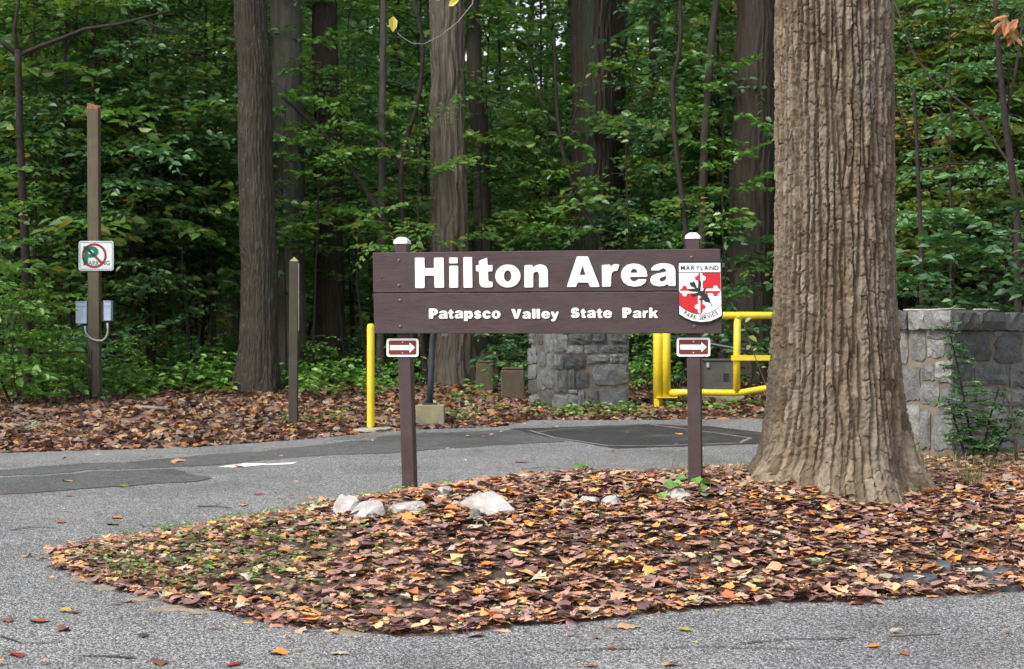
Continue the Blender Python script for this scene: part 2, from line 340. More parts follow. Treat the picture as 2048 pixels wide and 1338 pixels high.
def m_stone(name, c, moss=None, amt=.5):
    t = NT(name); v = t.coord('Object'); o = t.n('ObjectInfo')
    vv = t.n('VectorMath'); vv.operation = 'ADD'; t.l(v, vv.inputs[0]); cc = t.n('CombineXYZ'); t.l(t.math('MULTIPLY', o.outputs['Random'], 37.0), cc.inputs[0]); t.l(cc.outputs[0], vv.inputs[1])
    n = t.noise(vv.outputs[0], 9, 8, .7, .3); f = t.noise(vv.outputs[0], 70, 4, .7)
    base = t.ramp(o.outputs['Random'], [(0, tuple(x * .42 for x in c)), (.3, tuple(x * .72 for x in c)), (.7, c), (1, (c[0] * 1.45, c[1] * 1.42, c[2] * 1.36))])
    col = t.mix(1.0, base, t.ramp(n, [(.28, (.5, .5, .52)), (.5, (1, 1, 1)), (.75, (1.5, 1.48, 1.42))]), 'MULTIPLY')
    col = t.mix(.5, col, t.mix(1.0, col, t.ramp(f, [(.35, (.5,) * 3), (.65, (1.7,) * 3)]), 'MULTIPLY'))
    if moss:
        w = t.noise(v, 2.6, 5, .65); col = t.mix(t.ramp(w, [(.5, (0, 0, 0)), (.75, (amt,) * 3)]), col, moss)
    t.bump(t.math('ADD', n, t.math('MULTIPLY', f, .25)), .8, .03); return t.fin(col, .9, .25)
M['stone'] = m_stone('grey_granite', (.165, .17, .168), (.14, .13, .06), .7); M['pstone'] = m_stone('bluish_grey_granite', (.13, .135, .138), (.10, .10, .06), .45)
M['mortar'] = m_plain('old_mortar', (.165, .145, .115), .95, .1, .35, 5, .5); M['pmortar'] = m_plain('brown_mortar', (.115, .10, .085), .95, .1, .35, 5, .5)
def m_rock():
    t = NT('white_quartz'); v = t.coord('Object'); n = t.noise(v, 7, 7, .65); cr = t.noise(v, 16, 6, .7, 1.2)
    col = t.ramp(n, [(.3, (.25, .215, .18)), (.48, (.38, .36, .335)), (.7, (.50, .495, .49))])
    col = t.mix(t.ramp(cr, [(.60, (0, 0, 0)), (.72, (.8,) * 3)]), col, (.24, .18, .13)); t.bump(t.math('ADD', n, cr), .6, .02); return t.fin(col, .75, .3)
M['rock'] = m_rock()
M['slate'] = m_plain('wet_slate', (.075, .08, .085), .5, .4, .3, 8, .3); M['tanstone'] = m_plain('tan_edging_stone', (.22, .185, .145), .9, .2, .3, 14, .5)
M['concrete'] = m_plain('concrete', (.30, .28, .23), .95, .15, .25, 10, .4)
def m_mossconc():
    t = NT('stained_concrete_block'); v = t.coord('Object'); n = t.noise(v, 7, 6, .65); w = t.noise(v, 5, 5, .7, .5)
    col = t.ramp(n, [(.3, (.14, .135, .115)), (.7, (.27, .26, .22))]); col = t.mix(t.ramp(w, [(.42, (0, 0, 0)), (.66, (.85,) * 3)]), col, (.36, .29, .05)); t.bump(n, .4, .01); return t.fin(col, .95, .15)
M['mossconc'] = m_mossconc()
M['darkmetal'] = m_plain('black_painted_steel', (.028, .034, .042), .4, .5, .2, 12); M['greymetal'] = m_plain('grey_steel_box', (.085, .082, .072), .5, .4, .3, 6)
M['boxmetal'] = m_plain('pale_blue_grey_enamel', (.42, .50, .63), .5, .4, .15, 8); M['conduit'] = m_plain('grey_conduit', (.42, .45, .46), .5, .4); M['rubber'] = m_plain('black_hose', (.015, .016, .018), .5, .4)

# ------------------------------------------------------------------ glyph outlines from the built-in font
VF = bpy.data.fonts.load('<builtin>') if not bpy.data.fonts else bpy.data.fonts[0]
def glyph(text, offset=0.0, extrude=.02, space=1.0, word=1.0, res=6):
    cu = bpy.data.curves.new('text', 'FONT'); cu.font = VF; cu.body = text; cu.size = 1; cu.offset = offset; cu.extrude = extrude
    cu.space_character = space; cu.space_word = word; cu.resolution_u = res
    o = bpy.data.objects.new('text', cu); link(o); bpy.context.view_layer.update()
    dg = bpy.context.evaluated_depsgraph_get(); me = o.evaluated_get(dg).to_mesh()
    v = np.empty(len(me.vertices) * 3); me.vertices.foreach_get('co', v); f = [tuple(p.vertices) for p in me.polygons]
    o.evaluated_get(dg).to_mesh_clear(); bpy.data.objects.remove(o); bpy.data.curves.remove(cu)
    return v.reshape(-1, 3), f

# ------------------------------------------------------------------ terrain
EDGE_PX = [(-500, 915), (0, 905), (200, 899), (400, 893), (640, 875), (740, 865), (830, 858), (1000, 853), (1060, 839), (1300, 839), (1530, 836), (2100, 834)]
EDGE = np.array([ground_at(*p)[:2] for p in EDGE_PX])
EDGE = np.vstack([[-60, EDGE[0][1] - 1], EDGE, [60, EDGE[-1][1] + .5]])
def edge_y(x): return np.interp(x, EDGE[:, 0], EDGE[:, 1])
MP = [ground_at(*p)[:2] for p in [(95, 1105), (140, 1152), (230, 1184), (420, 1224), (600, 1260), (790, 1270), (1000, 1260), (1200, 1236), (1500, 1211), (1800, 1197), (2048, 1184)]]
MP += [V(3.6, 8.5), V(9, 10), V(9, 15.4), V(6, 14.8), V(3.2, 13.9), V(1.75, 13.1), V(.6, 12.4), V(-.5, 11.6), V(-1.27, 11.0)]
MP += [ground_at(*p)[:2] for p in [(560, 1032), (400, 1060), (200, 1086)]]
MP = np.array(MP)
def poly_sd(x, y, P):
    x = np.asarray(x, float); y = np.asarray(y, float)
    d = np.full(x.shape, 1e9); ins = np.zeros(x.shape, bool); n = len(P)
    for i in range(n):
        a = P[i]; b = P[(i + 1) % n]; e = b - a
        t = np.clip(((x - a[0]) * e[0] + (y - a[1]) * e[1]) / (e @ e), 0, 1)
        d = np.minimum(d, np.hypot(x - a[0] - t * e[0], y - a[1] - t * e[1]))
        c = ((a[1] > y) != (b[1] > y)); xi = a[0] + (y - a[1]) / (e[1] if abs(e[1]) > 1e-9 else 1e-9) * e[0]
        ins ^= c & (x < xi)
    return np.where(ins, d, -d)
def mound_z(x, y):
    s = poly_sd(x, y, MP); w = vnoise(np.asarray(x) * 3, np.asarray(y) * 3, 5) * .10
    s = s + w * smooth(-.3, .0, s)
    x_ = np.asarray(x, float); y_ = np.asarray(y, float)
    top = .385 - .07 * smooth(1.6, 3.0, x_) - .29 * smooth(9.3, 11.7, y_) * (1 - .75 * smooth(1.5, 2.4, x_))
    h = top * smooth(-.25, 2.15 - .5 * smooth(.6, 1.6, x_), s) - .012 + .012 * np.exp(-((x_ - 1.88) ** 2 + (y_ - 9.4) ** 2) / .8)
    h = h + .02 * vnoise(np.asarray(x) * 4, np.asarray(y) * 4, 9) * smooth(0, .4, s)
    return np.where(s > -.02, SL * np.asarray(y) + np.maximum(h, .006), SL * np.asarray(y) - .04), s
def floor_z(x, y):
    e = np.asarray(y) - edge_y(x)
    return SL * np.asarray(y) - .012 + .05 * smooth(0, .7, e) + .05 * vnoise(np.asarray(x) * .8, np.asarray(y) * .8, 3) * smooth(.3, 2, e) + .25 * vnoise(np.asarray(x) * .13, np.asarray(y) * .13, 4) * smooth(4, 14, e)

def grid_mesh(name, X, Y, Z, mat, keep=None):
    ny, nx = X.shape; idx = np.arange(nx * ny).reshape(ny, nx)
    q = np.stack([idx[:-1, :-1], idx[:-1, 1:], idx[1:, 1:], idx[1:, :-1]], -1).reshape(-1, 4)
    if keep is not None: q = q[keep.ravel()[q].any(1)]
    return mesh_np(name, np.stack([X, Y, Z], -1).reshape(-1, 3), q, mat)
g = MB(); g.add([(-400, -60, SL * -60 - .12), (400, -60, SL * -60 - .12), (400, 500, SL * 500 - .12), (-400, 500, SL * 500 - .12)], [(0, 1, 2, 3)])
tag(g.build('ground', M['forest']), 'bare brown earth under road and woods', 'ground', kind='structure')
g = MB(); xs = np.linspace(-45, 45, 46); ys = np.linspace(-12, 22, 18)
X, Y = np.meshgrid(xs, ys); road = obj_np('road', grid_mesh('road', X, Y, SL * Y, M['asphalt']))
tag(road, 'worn grey asphalt park road bending round the leafy mound', 'road', kind='structure')
def sheet(name, px, mat, lift, jag=.09):
    P = [ground_at(*p)[:2] for p in px]; out = []
    for i in range(len(P)):
        a, b = P[i], P[(i + 1) % len(P)]; n = max(2, int(np.linalg.norm(b - a) / .07))
        for k in range(n):
            p = a + (b - a) * k / n; out.append((p[0] + jag * 2 * fbm(p[0] * 3, p[1] * 3, 1), p[1] + jag * 2 * fbm(p[0] * 3, p[1] * 3, 2)))
    m = MB(); m.add([(x, y, SL * y + lift) for x, y in out], [tuple(range(len(out)))]); return m.build(name, mat, road)
def strip(name, px, w, mat, lift, jag=.01):
    P = [ground_at(*p)[:2] for p in px]; pts = []
    for i in range(len(P) - 1):
        n = max(2, int(np.linalg.norm(P[i + 1] - P[i]) / .08))
        pts += [P[i] + (P[i + 1] - P[i]) * k / n for k in range(n)]
    pts.append(P[-1]); pts = np.array(pts); T = np.gradient(pts, axis=0); T /= np.linalg.norm(T, axis=1)[:, None] + 1e-9; N = np.stack([-T[:, 1], T[:, 0]], 1)
    ww = w * (.6 + .8 * (vnoise(pts[:, 0] * 9, pts[:, 1] * 9, 6) + .5)); off = jag * 2 * vnoise(pts[:, 0] * 7, pts[:, 1] * 7, 8)
    A = pts + N * (off + ww / 2)[:, None]; B = pts + N * (off - ww / 2)[:, None]; n = len(pts)
    m = MB(); m.add([(p[0], p[1], SL * p[1] + lift) for p in list(A) + list(B)], [(i + n, i + n + 1, i + 1, i) for i in range(n - 1)]); return m.build(name, mat, road)
sheet('road_margin', [(-400, 914), (0, 903), (400, 891), (640, 873), (860, 856), (860, 864), (640, 884), (560, 893), (300, 912), (0, 927), (-400, 938)], M['asphalt_pale'], .0015)
sheet('old_patch', [(-400, 955), (0, 940), (300, 920), (560, 897), (830, 868), (1070, 858), (1125, 884), (980, 891), (830, 904), (600, 913), (430, 930), (330, 936), (0, 950), (-400, 965)], M['asphalt_old'], .003)
sheet('dark_patch', [(-400, 985), (0, 954), (140, 948), (330, 939), (385, 949), (418, 957), (340, 966), (200, 976), (0, 991), (-400, 1012)], M['asphalt_old'], .0045)
sheet('fresh_patch', [(1020, 858), (1300, 849), (1420, 853), (1530, 866), (1640, 880), (1560, 886), (1400, 892), (1230, 898), (1130, 880)], M['asphalt_new'], .0045, .03)
sheet('paint_spill', [(428, 936), (470, 930), (495, 926), (540, 928), (595, 924), (588, 929), (545, 933), (505, 936), (465, 937)], M['whitepaint'], .0045, .07)
for px, w in [([(1060, 862), (1110, 876), (1215, 892), (1300, 893), (1480, 887), (1500, 877), (1440, 868), (1395, 862), (1300, 850)], .035), ([(1070, 866), (1130, 858), (1260, 852)], .02)]:
    strip('seam', px, w, M['seam'], .006)
for px, w in [([(1040, 940), (1090, 935), (1140, 938), (1160, 943)], .015), ([(0, 1275), (40, 1288), (85, 1287), (130, 1285)], .012), ([(160, 1314), (210, 1314), (270, 1318)], .016),
              ([(440, 1065), (560, 1048), (640, 1020)], .012),
              ([(1480, 1290), (1580, 1280), (1690, 1278)], .012), ([(20, 1062), (60, 1055), (110, 1057)], .02), ([(1130, 1302), (1400, 1296), (1600, 1300)], .010)]:
    strip('crack', px, w, M['crack'], .006)

# forest floor beyond the road
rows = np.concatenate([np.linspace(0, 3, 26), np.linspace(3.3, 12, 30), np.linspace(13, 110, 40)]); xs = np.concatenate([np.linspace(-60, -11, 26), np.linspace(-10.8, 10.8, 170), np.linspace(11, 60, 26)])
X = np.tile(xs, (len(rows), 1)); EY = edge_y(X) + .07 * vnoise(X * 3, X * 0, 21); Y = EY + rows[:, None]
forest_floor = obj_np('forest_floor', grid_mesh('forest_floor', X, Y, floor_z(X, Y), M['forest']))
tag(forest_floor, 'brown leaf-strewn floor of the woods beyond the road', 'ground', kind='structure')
xs = np.arange(-2.9, 9.1, .05); ys = np.arange(6.7, 15.5, .05); X, Y = np.meshgrid(xs, ys); Z, S = mound_z(X, Y)
mound = obj_np('mound', grid_mesh('mound', X, Y, Z, M['soil'], S > -.02))
tag(mound, 'low earth mound covered in fallen leaves in front of the road', 'mound', kind='structure')
def surf(x, y):
    z, s = mound_z(np.array([x]), np.array([y]))
    if s[0] > 0: return float(z[0])
    if y > edge_y(x): return float(floor_z(np.array([x]), np.array([y]))[0])
    return SL * y
def surf_at(px, py):
    """first surface along the sight line of a photo pixel"""
    lo = None
    for d in np.arange(6.0, 60, .02):
        p = at(px, py, d)
        if p[2] <= surf(p[0], p[1]): return V(p[0], p[1], surf(p[0], p[1]))
    return ground_at(px, py)
# ------------------------------------------------------------------ park sign
SA = at(746, 667, 9.53); SB = at(1442, 667, 9.07)
SU = SB - SA; SU[2] = 0; SU /= np.linalg.norm(SU); SN = V(SU[1], -SU[0], 0); SV = V(0, 0, 1)
if SN[1] > 0: SN = -SN
def hit(px, py, off=0.0):
    r = V((px - CX) / F, 1, -(py - CY) / F); o = V(0, 0, EYE); t = ((SA + SN * off - o) @ SN) / (r @ SN); return o + r * t
def slab(mb, pts, off, th):
    fr = [hit(x, y, off) for x, y in pts]; return mb.prism(fr, [p - SN * th for p in fr])
root_loc = (hit(1095, 667) - SN * .09); root_loc[2] = surf(root_loc[0], root_loc[1])
sign = empty('park_sign', root_loc, 'brown wooden two-plank park sign reading Hilton Area on two posts', 'sign')
TH = .042
pl1 = slab(MB(), [(745, 505.5), (746.6, 585.4), (1441.8, 581.2), (1440, 497.5)], 0, TH).build('plank', M['signwood'], sign, bevel=.003); pl1['label'] = 'upper plank with the large words'
pl2 = slab(MB(), [(746.8, 587.2), (748.6, 667), (1443.4, 667), (1441.9, 582.8)], 0, TH).build('plank', M['signwood'], sign, bevel=.003); pl2['label'] = 'lower plank with the small words'
GL = {   # outlines traced letter by letter: outer loop, then holes
 'H': [[(135,105),(265,105),(268,248),(396,248),(396,105),(527,105),(535,515),(403,515),(400,350),(268,350),(268,520),(140,520)]],
 'i': [[(602,103),(720,103),(720,182),(602,182)], [(604,215),(725,215),(725,515),(606,515)]],
 'l': [[(795,98),(915,98),(920,515),(800,515)]],
 't': [[(1120,103),(1128,207),(1195,207),(1193,292),(1132,292),(1137,415),(1150,432),(1195,432),(1197,505),(1120,513),(1065,508),(1030,490),(1016,450),(1010,292),(970,290),(967,210),(1010,207),(1008,150)]],
 'o': [[(1405+173*math.cos(a),355+157*math.sin(a)) for a in np.linspace(0,6.283,24,endpoint=False)], [(1402+52*math.cos(a),355+78*math.sin(a)) for a in np.linspace(0,6.283,18,endpoint=False)]],
 'n': [[(1630,210),(1740,203),(1745,245),(1775,215),(1830,197),(1880,200),(1925,225),(1950,275),(1953,505),(1832,510),(1830,330),(1815,298),(1790,293),(1765,305),(1750,330),(1750,510),(1630,512)]],
 'A': [[(345,102),(520,102),(702,570),(690,582),(555,582),(525,512),(357,512),(330,582),(185,582)], [(435,238),(388,395),(482,395)]],
 'r': [[(738,235),(870,230),(878,270),(905,235),(950,222),(1015,230),(985,325),(930,330),(895,360),(885,420),(880,575),(742,580)]],
 'e': [[(1455,420),(1180,425),(1185,455),(1215,490),(1255,497),(1290,480),(1315,460),(1435,458),(1440,480),(1410,530),(1350,565),(1250,578),(1150,560),(1080,510),(1040,430),(1040,360),(1075,285),(1140,232),(1230,213),(1320,222),(1400,265),(1440,320),(1455,400)], [(1188,360),(1205,310),(1245,292),(1285,310),(1305,360)]],
 'a': [[(1515,320),(1515,290),(1560,245),(1630,215),(1720,207),(1810,220),(1865,250),(1895,305),(1900,555),(1890,567),(1790,565),(1770,535),(1720,565),(1630,573),(1550,555),(1505,510),(1500,460),(1525,410),(1590,375),(1700,355),(1755,340),(1750,310),(1710,285),(1670,300),(1640,322)], [(1755,402),(1700,425),(1655,440),(1645,470),(1665,495),(1700,500),(1740,475),(1755,440)]],
 'P': [[(0,0),(.55,0),(.85,.06),(1,.28),(.92,.52),(.7,.66),(.47,.68),(.47,1),(0,1)], [(.45,.2),(.45,.46),(.58,.45),(.62,.33),(.56,.21)]],
 'p': [[(0,.04),(.4,.02),(.42,.1),(.6,0),(.85,.06),(1,.35),(.97,.58),(.8,.76),(.6,.78),(.42,.7),(.42,1),(0,1)], [(.52,.24),(.43,.36),(.45,.5),(.54,.56),(.62,.48),(.64,.34)]],
 's': [[(.95,.3),(.62,.33),(.55,.24),(.45,.24),(.42,.3),(.5,.36),(.75,.42),(.95,.52),(1,.7),(.9,.9),(.65,1),(.35,1),(.1,.9),(0,.7),(.36,.66),(.42,.76),(.52,.78),(.6,.73),(.55,.66),(.3,.6),(.08,.5),(.03,.3),(.12,.12),(.35,0),(.65,0),(.85,.1)]],
 'c': [[(1,.35),(.65,.4),(.58,.28),(.5,.26),(.42,.35),(.4,.52),(.44,.68),(.52,.74),(.6,.68),(.65,.6),(1,.65),(.9,.88),(.7,.98),(.5,1),(.25,.95),(.06,.75),(0,.5),(.06,.25),(.25,.05),(.5,0),(.72,.03),(.9,.14)]],
 'V': [[(0,0),(.37,0),(.51,.6),(.66,0),(1,0),(.68,1),(.34,1)]],
 'y': [[(0,0),(.4,0),(.53,.42),(.66,0),(1,0),(.66,.75),(.5,.95),(.3,1),(.1,.98),(.08,.76),(.25,.78),(.33,.68)]],
 'k': [[(0,0),(.36,0),(.36,.5),(.6,.29),(1,.29),(.68,.55),(1,1),(.6,1),(.45,.72),(.36,.78),(.36,1),(0,1)]]}
GL['S'] = GL['s']
def rounded(P, cut):
    out = []
    for i, p in enumerate(P):
        p = V(*p); a = V(*P[i - 1]) - p; b2 = V(*P[(i + 1) % len(P)]) - p; la, lb_ = np.linalg.norm(a), np.linalg.norm(b2)
        ca, cb = min(cut, .3 * la), min(cut, .3 * lb_); out += [p + a / la * ca, p + (a / la * ca + b2 / lb_ * cb) * .28, p + b2 / lb_ * cb]
    return out
def cut_letter(ch, x0, y0, x1, y1, parent, th=.007):
    """one raised letter filling the given rectangle of photo pixels"""
    L = GL[ch]; pts = np.array([p for q in L for p in q], float); mn, mx = pts.min(0), pts.max(0)
    cu = bpy.data.curves.new('letter', 'CURVE'); cu.dimensions = '2D'; cu.fill_mode = 'BOTH'; cu.extrude = 1.0
    for q in L:
        q2 = rounded([((p[0] - mn[0]) / (mx[0] - mn[0]) * (x1 - x0), (p[1] - mn[1]) / (mx[1] - mn[1]) * (y1 - y0)) for p in q], 1.6)
        sp = cu.splines.new('POLY'); sp.points.add(len(q2) - 1); sp.use_cyclic_u = True
        for pt, c in zip(sp.points, q2): pt.co = (c[0], c[1], 0, 1)
    o = bpy.data.objects.new('letter', cu); link(o); bpy.context.view_layer.update()
    ev = o.evaluated_get(bpy.context.evaluated_depsgraph_get()); me = ev.to_mesh(); v = np.empty(len(me.vertices) * 3); me.vertices.foreach_get('co', v); v = v.reshape(-1, 3)
    f = [tuple(p.vertices)[::-1] for p in me.polygons]; ev.to_mesh_clear(); bpy.data.objects.remove(o); bpy.data.curves.remove(cu)
    MB().add([hit(x0 + p[0], y0 + p[1], th if p[2] > 0 else -.001) for p in v], f).build('letter', M['white'], parent)
for ch, x0, y0, x1, y1 in [('H',135,105,535,520),('i',602,103,725,515),('l',795,98,920,515),('t',967,103,1197,513),('o',1232,198,1578,512),('n',1630,197,1953,512)]:
    cut_letter(ch, 810 + x0 / 6.827, 500 + y0 / 6.827, 810 + x1 / 6.827, 500 + y1 / 6.827, pl1)
for ch, x0, y0, x1, y1 in [('A',185,102,702,582),('r',738,222,1015,580),('e',1040,213,1455,578),('a',1500,207,1900,573)]:
    cut_letter(ch, 1110 + x0 / 7.877, 500 + y0 / 7.877, 1110 + x1 / 7.877, 500 + y1 / 7.877, pl1)
for ch, x0, y0, x1, y1 in [('P',125,120,255,262),('a',265,150,388,265),('t',398,130,475,262),('a',490,148,608,262),('p',622,150,748,297),('s',762,150,868,264),('c',882,150,1000,264),('o',1012,150,1138,264),('V',1288,128,1432,264),('a',1447,160,1562,265),('l',1582,125,1632,262),('l',1645,125,1695,262),('e',1715,155,1838,264),('y',1845,165,1962,303)]:
    cut_letter(ch, 840 + x0 / 7.062, 600 + y0 / 7.062, 840 + x1 / 7.062, 600 + y1 / 7.062, pl2, .006)
for ch, x0, y0, x1, y1 in [('S',110,150,287,352),('t',305,165,410,352),('a',432,195,597,352),('t',618,162,728,352),('e',745,200,917,352),('P',1120,150,1300,350),('a',1322,205,1488,352),('r',1515,205,1625,350),('k',1642,150,1815,350)]:
    cut_letter(ch, 1130 + x0 / 9.752, 600 + y0 / 9.752, 1130 + x1 / 9.752, 600 + y1 / 9.752, pl2, .006)
PW = .076
def post(xl_top, xl_bot, y_top, y_cap, lab):
    th = hit(xl_top, y_top, -TH - .001); bt = hit(xl_bot, 963, -TH - .001); zb = surf(bt[0], bt[1]) - .25; k = (zb - th[2]) / (bt[2] - th[2]); bt = th + (bt - th) * k
    q = lambda p, e=0, z=0: [p + SU * (-e) - SN * (-e) + SV * z, p + SU * (PW + e) + SN * e + SV * z, p + SU * (PW + e) - SN * (PW + e) + SV * z, p - SU * e - SN * (PW + e) + SV * z]
    po = MB().hexa(q(bt), q(th)).build('post', M['postwood'], sign, bevel=.004); po['label'] = lab
    hc = (y_top - y_cap) / F * th[1]
    MB().hexa(q(th, .004, .0005), q(th, .004, hc * .45)).hexa(q(th, .004, hc * .4505), q(th, -.018, hc)).build('post_cap', M['white'], po, bevel=.002)
    return po
postA = post(788.5, 803.5, 488, 474, 'left post'); postB = post(1371.5, 1376, 478, 465, 'right post')
def disc(mb, c, n, r, h, seg=10):
    u = V(*SU); w = np.cross(n, u); fr = [c + n * h * .35 + (u * math.cos(a) + w * math.sin(a)) * r for a in np.linspace(0, 2 * math.pi, seg, endpoint=False)]
    bk = [c - n * .004 + (p - c - n * h * .35) for p in fr]; mb.prism(fr, bk)
    return mb.add([c + n * h] + [c + n * h * .351 + (p - c - n * h * .35) * .98 for p in fr], [(0, 1 + i, 1 + (i + 1) % seg) for i in range(seg)])
for px, py, pa in [(798, 521, pl1), (798, 571, pl1), (800, 601, pl2), (800.5, 653, pl2), (763, 554, pl1), (1383.5, 515, pl1), (1389, 653, pl2)]:
    disc(MB(), hit(px, py), SN, .0095 if px != 763 else .006, .007).build('bolt', M['bolt'], pa)
# shield emblem; ex/ey: coordinates traced in an enlarged crop of the photograph
def E(x, y): return (1330 + x / 4.778, 450 + y / 4.778)
def epoly(name, pts, mat, parent, lvl, th=.0006): return slab(MB(), [E(*p) for p in pts][::-1], .012 + .0007 * lvl, th).build(name, mat, parent)
em = slab(MB(), [E(*p) for p in [(122, 345), (126, 855), (195, 898), (265, 930), (345, 945), (430, 937), (505, 905), (552, 868), (547, 343)]], .012, .0125).build('shield', M['black'], sign, bevel=.0015)
em['label'] = 'park service shield emblem'
epoly('shield_face', [(132, 364), (138, 850), (190, 884), (260, 913), (342, 926), (430, 917), (498, 890), (541, 864), (528, 362)], M['white'], em, 1)
arc = [(136, 766), (165, 790), (200, 813), (235, 830), (270, 842), (308, 849), (345, 851), (382, 848), (420, 839), (456, 824), (490, 804), (515, 785), (538, 764)]
def arcy(x): return np.interp(x, [p[0] for p in arc], [p[1] for p in arc])
epoly('red_quarter', [(342, 455), (528, 455), (533, 630), (342, 630)], M['redprint'], em, 2); epoly('red_quarter', [(134, 630), (335, 630), (340, 849), (308, 848), (270, 841), (235, 829), (200, 812), (165, 789), (136, 765)], M['redprint'], em, 2)
def circ(cx, cy, r, a0=0, a1=360, n=14): return [(cx + r * math.cos(math.radians(a)), cy + r * math.sin(math.radians(a))) for a in np.linspace(a0, a1, n, endpoint=a1 - a0 < 360)]
C0 = (337, 630)
def half_arm(name, dx, dy, side, L, lob, mat, lv):
    """half a cross-bottony arm: bar, side lobe and half of the end lobe, pointing (dx,dy), on the given side"""
    nx, ny = -dy * side, dx * side; P = lambda a, b: (C0[0] + dx * a + nx * b, C0[1] + dy * a + ny * b)
    pts = [P(0, 0), P(0, 22), P(lob - 24, 22)] + [P(lob + 26 * math.cos(t), 32 + 21 * math.sin(t)) for t in np.linspace(-2.4 - .35, -2.4 - .35 + 0, 1)]
    pts += [P(lob + 22 * math.cos(t), 30 + 22 * math.sin(t)) for t in np.linspace(math.pi * .95, -.25, 9)]
    pts += [P(L - 22 + 22 * math.cos(t), 22 * math.sin(t)) for t in np.linspace(1.2, 0, 6)]
    if (dx * ny - dy * nx) < 0: pts = pts[::-1]
    # orient like the other outlines
    a = sum(pts[i][0] * pts[(i + 1) % len(pts)][1] - pts[(i + 1) % len(pts)][0] * pts[i][1] for i in range(len(pts)))
    if a < 0: pts = pts[::-1]
    epoly(name, pts, mat, em, lv)
for dx, dy, L, lob in ((0, -1, 174, 122), (0, 1, 214, 152), (-1, 0, 198, 150), (1, 0, 192, 146)):
    for side in (1, -1):
        nx, ny = -dy * side, dx * side; cxm, cym = dx + nx * .3, dy + ny * .3
        inred = (cxm > 0) == (cym < 0)      # arm half lies over a red quarter
        half_arm('cross_arm', dx, dy, side, L, lob, M['white'] if inred else M['redprint'], 3)
leafpts = [(450, 787), (428, 745), (405, 735), (385, 738), (368, 715), (345, 718), (322, 716), (320, 703), (345, 700), (358, 690), (352, 676), (325, 675), (290, 677), (262, 684), (246, 668), (240, 665), (270, 655), (318, 645), (312, 640), (262, 637), (228, 632), (220, 615), (262, 612), (290, 608), (270, 592), (252, 588), (240, 572), (232, 545), (262, 548), (270, 534), (288, 555), (297, 580), (305, 600), (318, 600), (322, 560), (325, 532), (335, 522), (345, 545), (345, 580), (338, 610), (332, 628), (362, 632), (370, 610), (388, 598), (398, 598), (392, 612), (382, 625), (376, 645), (392, 660), (398, 630), (404, 655), (412, 688), (425, 700), (432, 735), (455, 785)]
epoly('oak_leaf_emblem', leafpts[::-1] if sum(leafpts[i][0] * leafpts[(i + 1) % len(leafpts)][1] - leafpts[(i + 1) % len(leafpts)][0] * leafpts[i][1] for i in range(len(leafpts))) < 0 else leafpts, M['greenprint'], em, 5)
epoly('band_line', [(132, 450), (528, 449), (528, 454), (132, 455)], M['navyprint'], em, 4)
epoly('band_line', [(x, y - 2.5) for x, y in arc] + [(x, y + 2.5) for x, y in arc[::-1]], M['navyprint'], em, 4)
def etext(text, boxes, mat, rot=None, off=.012):
    H, _ = glyph('H', off, 0); h1 = H[:, 1].max(); m = MB()
    for ch, (x0, x1, yb, yt, ang) in zip(text, boxes):
        v, f = glyph(ch, .002 if ch == 'M' else off, 0, res=3); b0, b1 = v[:, 0].min(), v[:, 0].max(); c, s = math.cos(ang), math.sin(ang); P = []
        for p in v:
            lx = (p[0] - b0) / (b1 - b0) * (x1 - x0) - (x1 - x0) / 2; ly = -(p[1] / h1) * (yb - yt)
            P.append(hit(*E((x0 + x1) / 2 + lx * c - ly * s, yb + lx * s + ly * c), .012 + .0007 * 5.2))
        m.add(P, f)
    m.build('lettering', mat, em)
def spread(text, x0, x1, gap=.14):
    ws = []
    for ch in text:
        if ch == ' ': ws.append(.35); continue
        v = glyph(ch, .012, 0, res=2)[0][:, 0]; ws.append(v.max() - v.min())
    tot = sum(ws) + gap * (len(ws) - 1); k = (x1 - x0) / tot; x = x0; out = []
    for w in ws: out.append((x, x + w * k)); x += (w + gap) * k
    return out
etext('MARYLAND', [(a, b, 430, 386, 0) for a, b in spread('MARYLAND', 150, 512)], M['navyprint'])
bx = [(a, b) for (a, b), ch in zip(spread('PARK SERVICE', 172, 512), 'PARK SERVICE') if ch != ' ']
def curve_y(x): return 905 - 52 * ((x - 340) / 170) ** 2 * 1.05
etext('PARKSERVICE', [(a, b, curve_y((a + b) / 2), curve_y((a + b) / 2) - 40, math.atan(-2 * 54.6 * ((a + b) / 2 - 340) / 170 ** 2)) for a, b in bx], M['navyprint'])
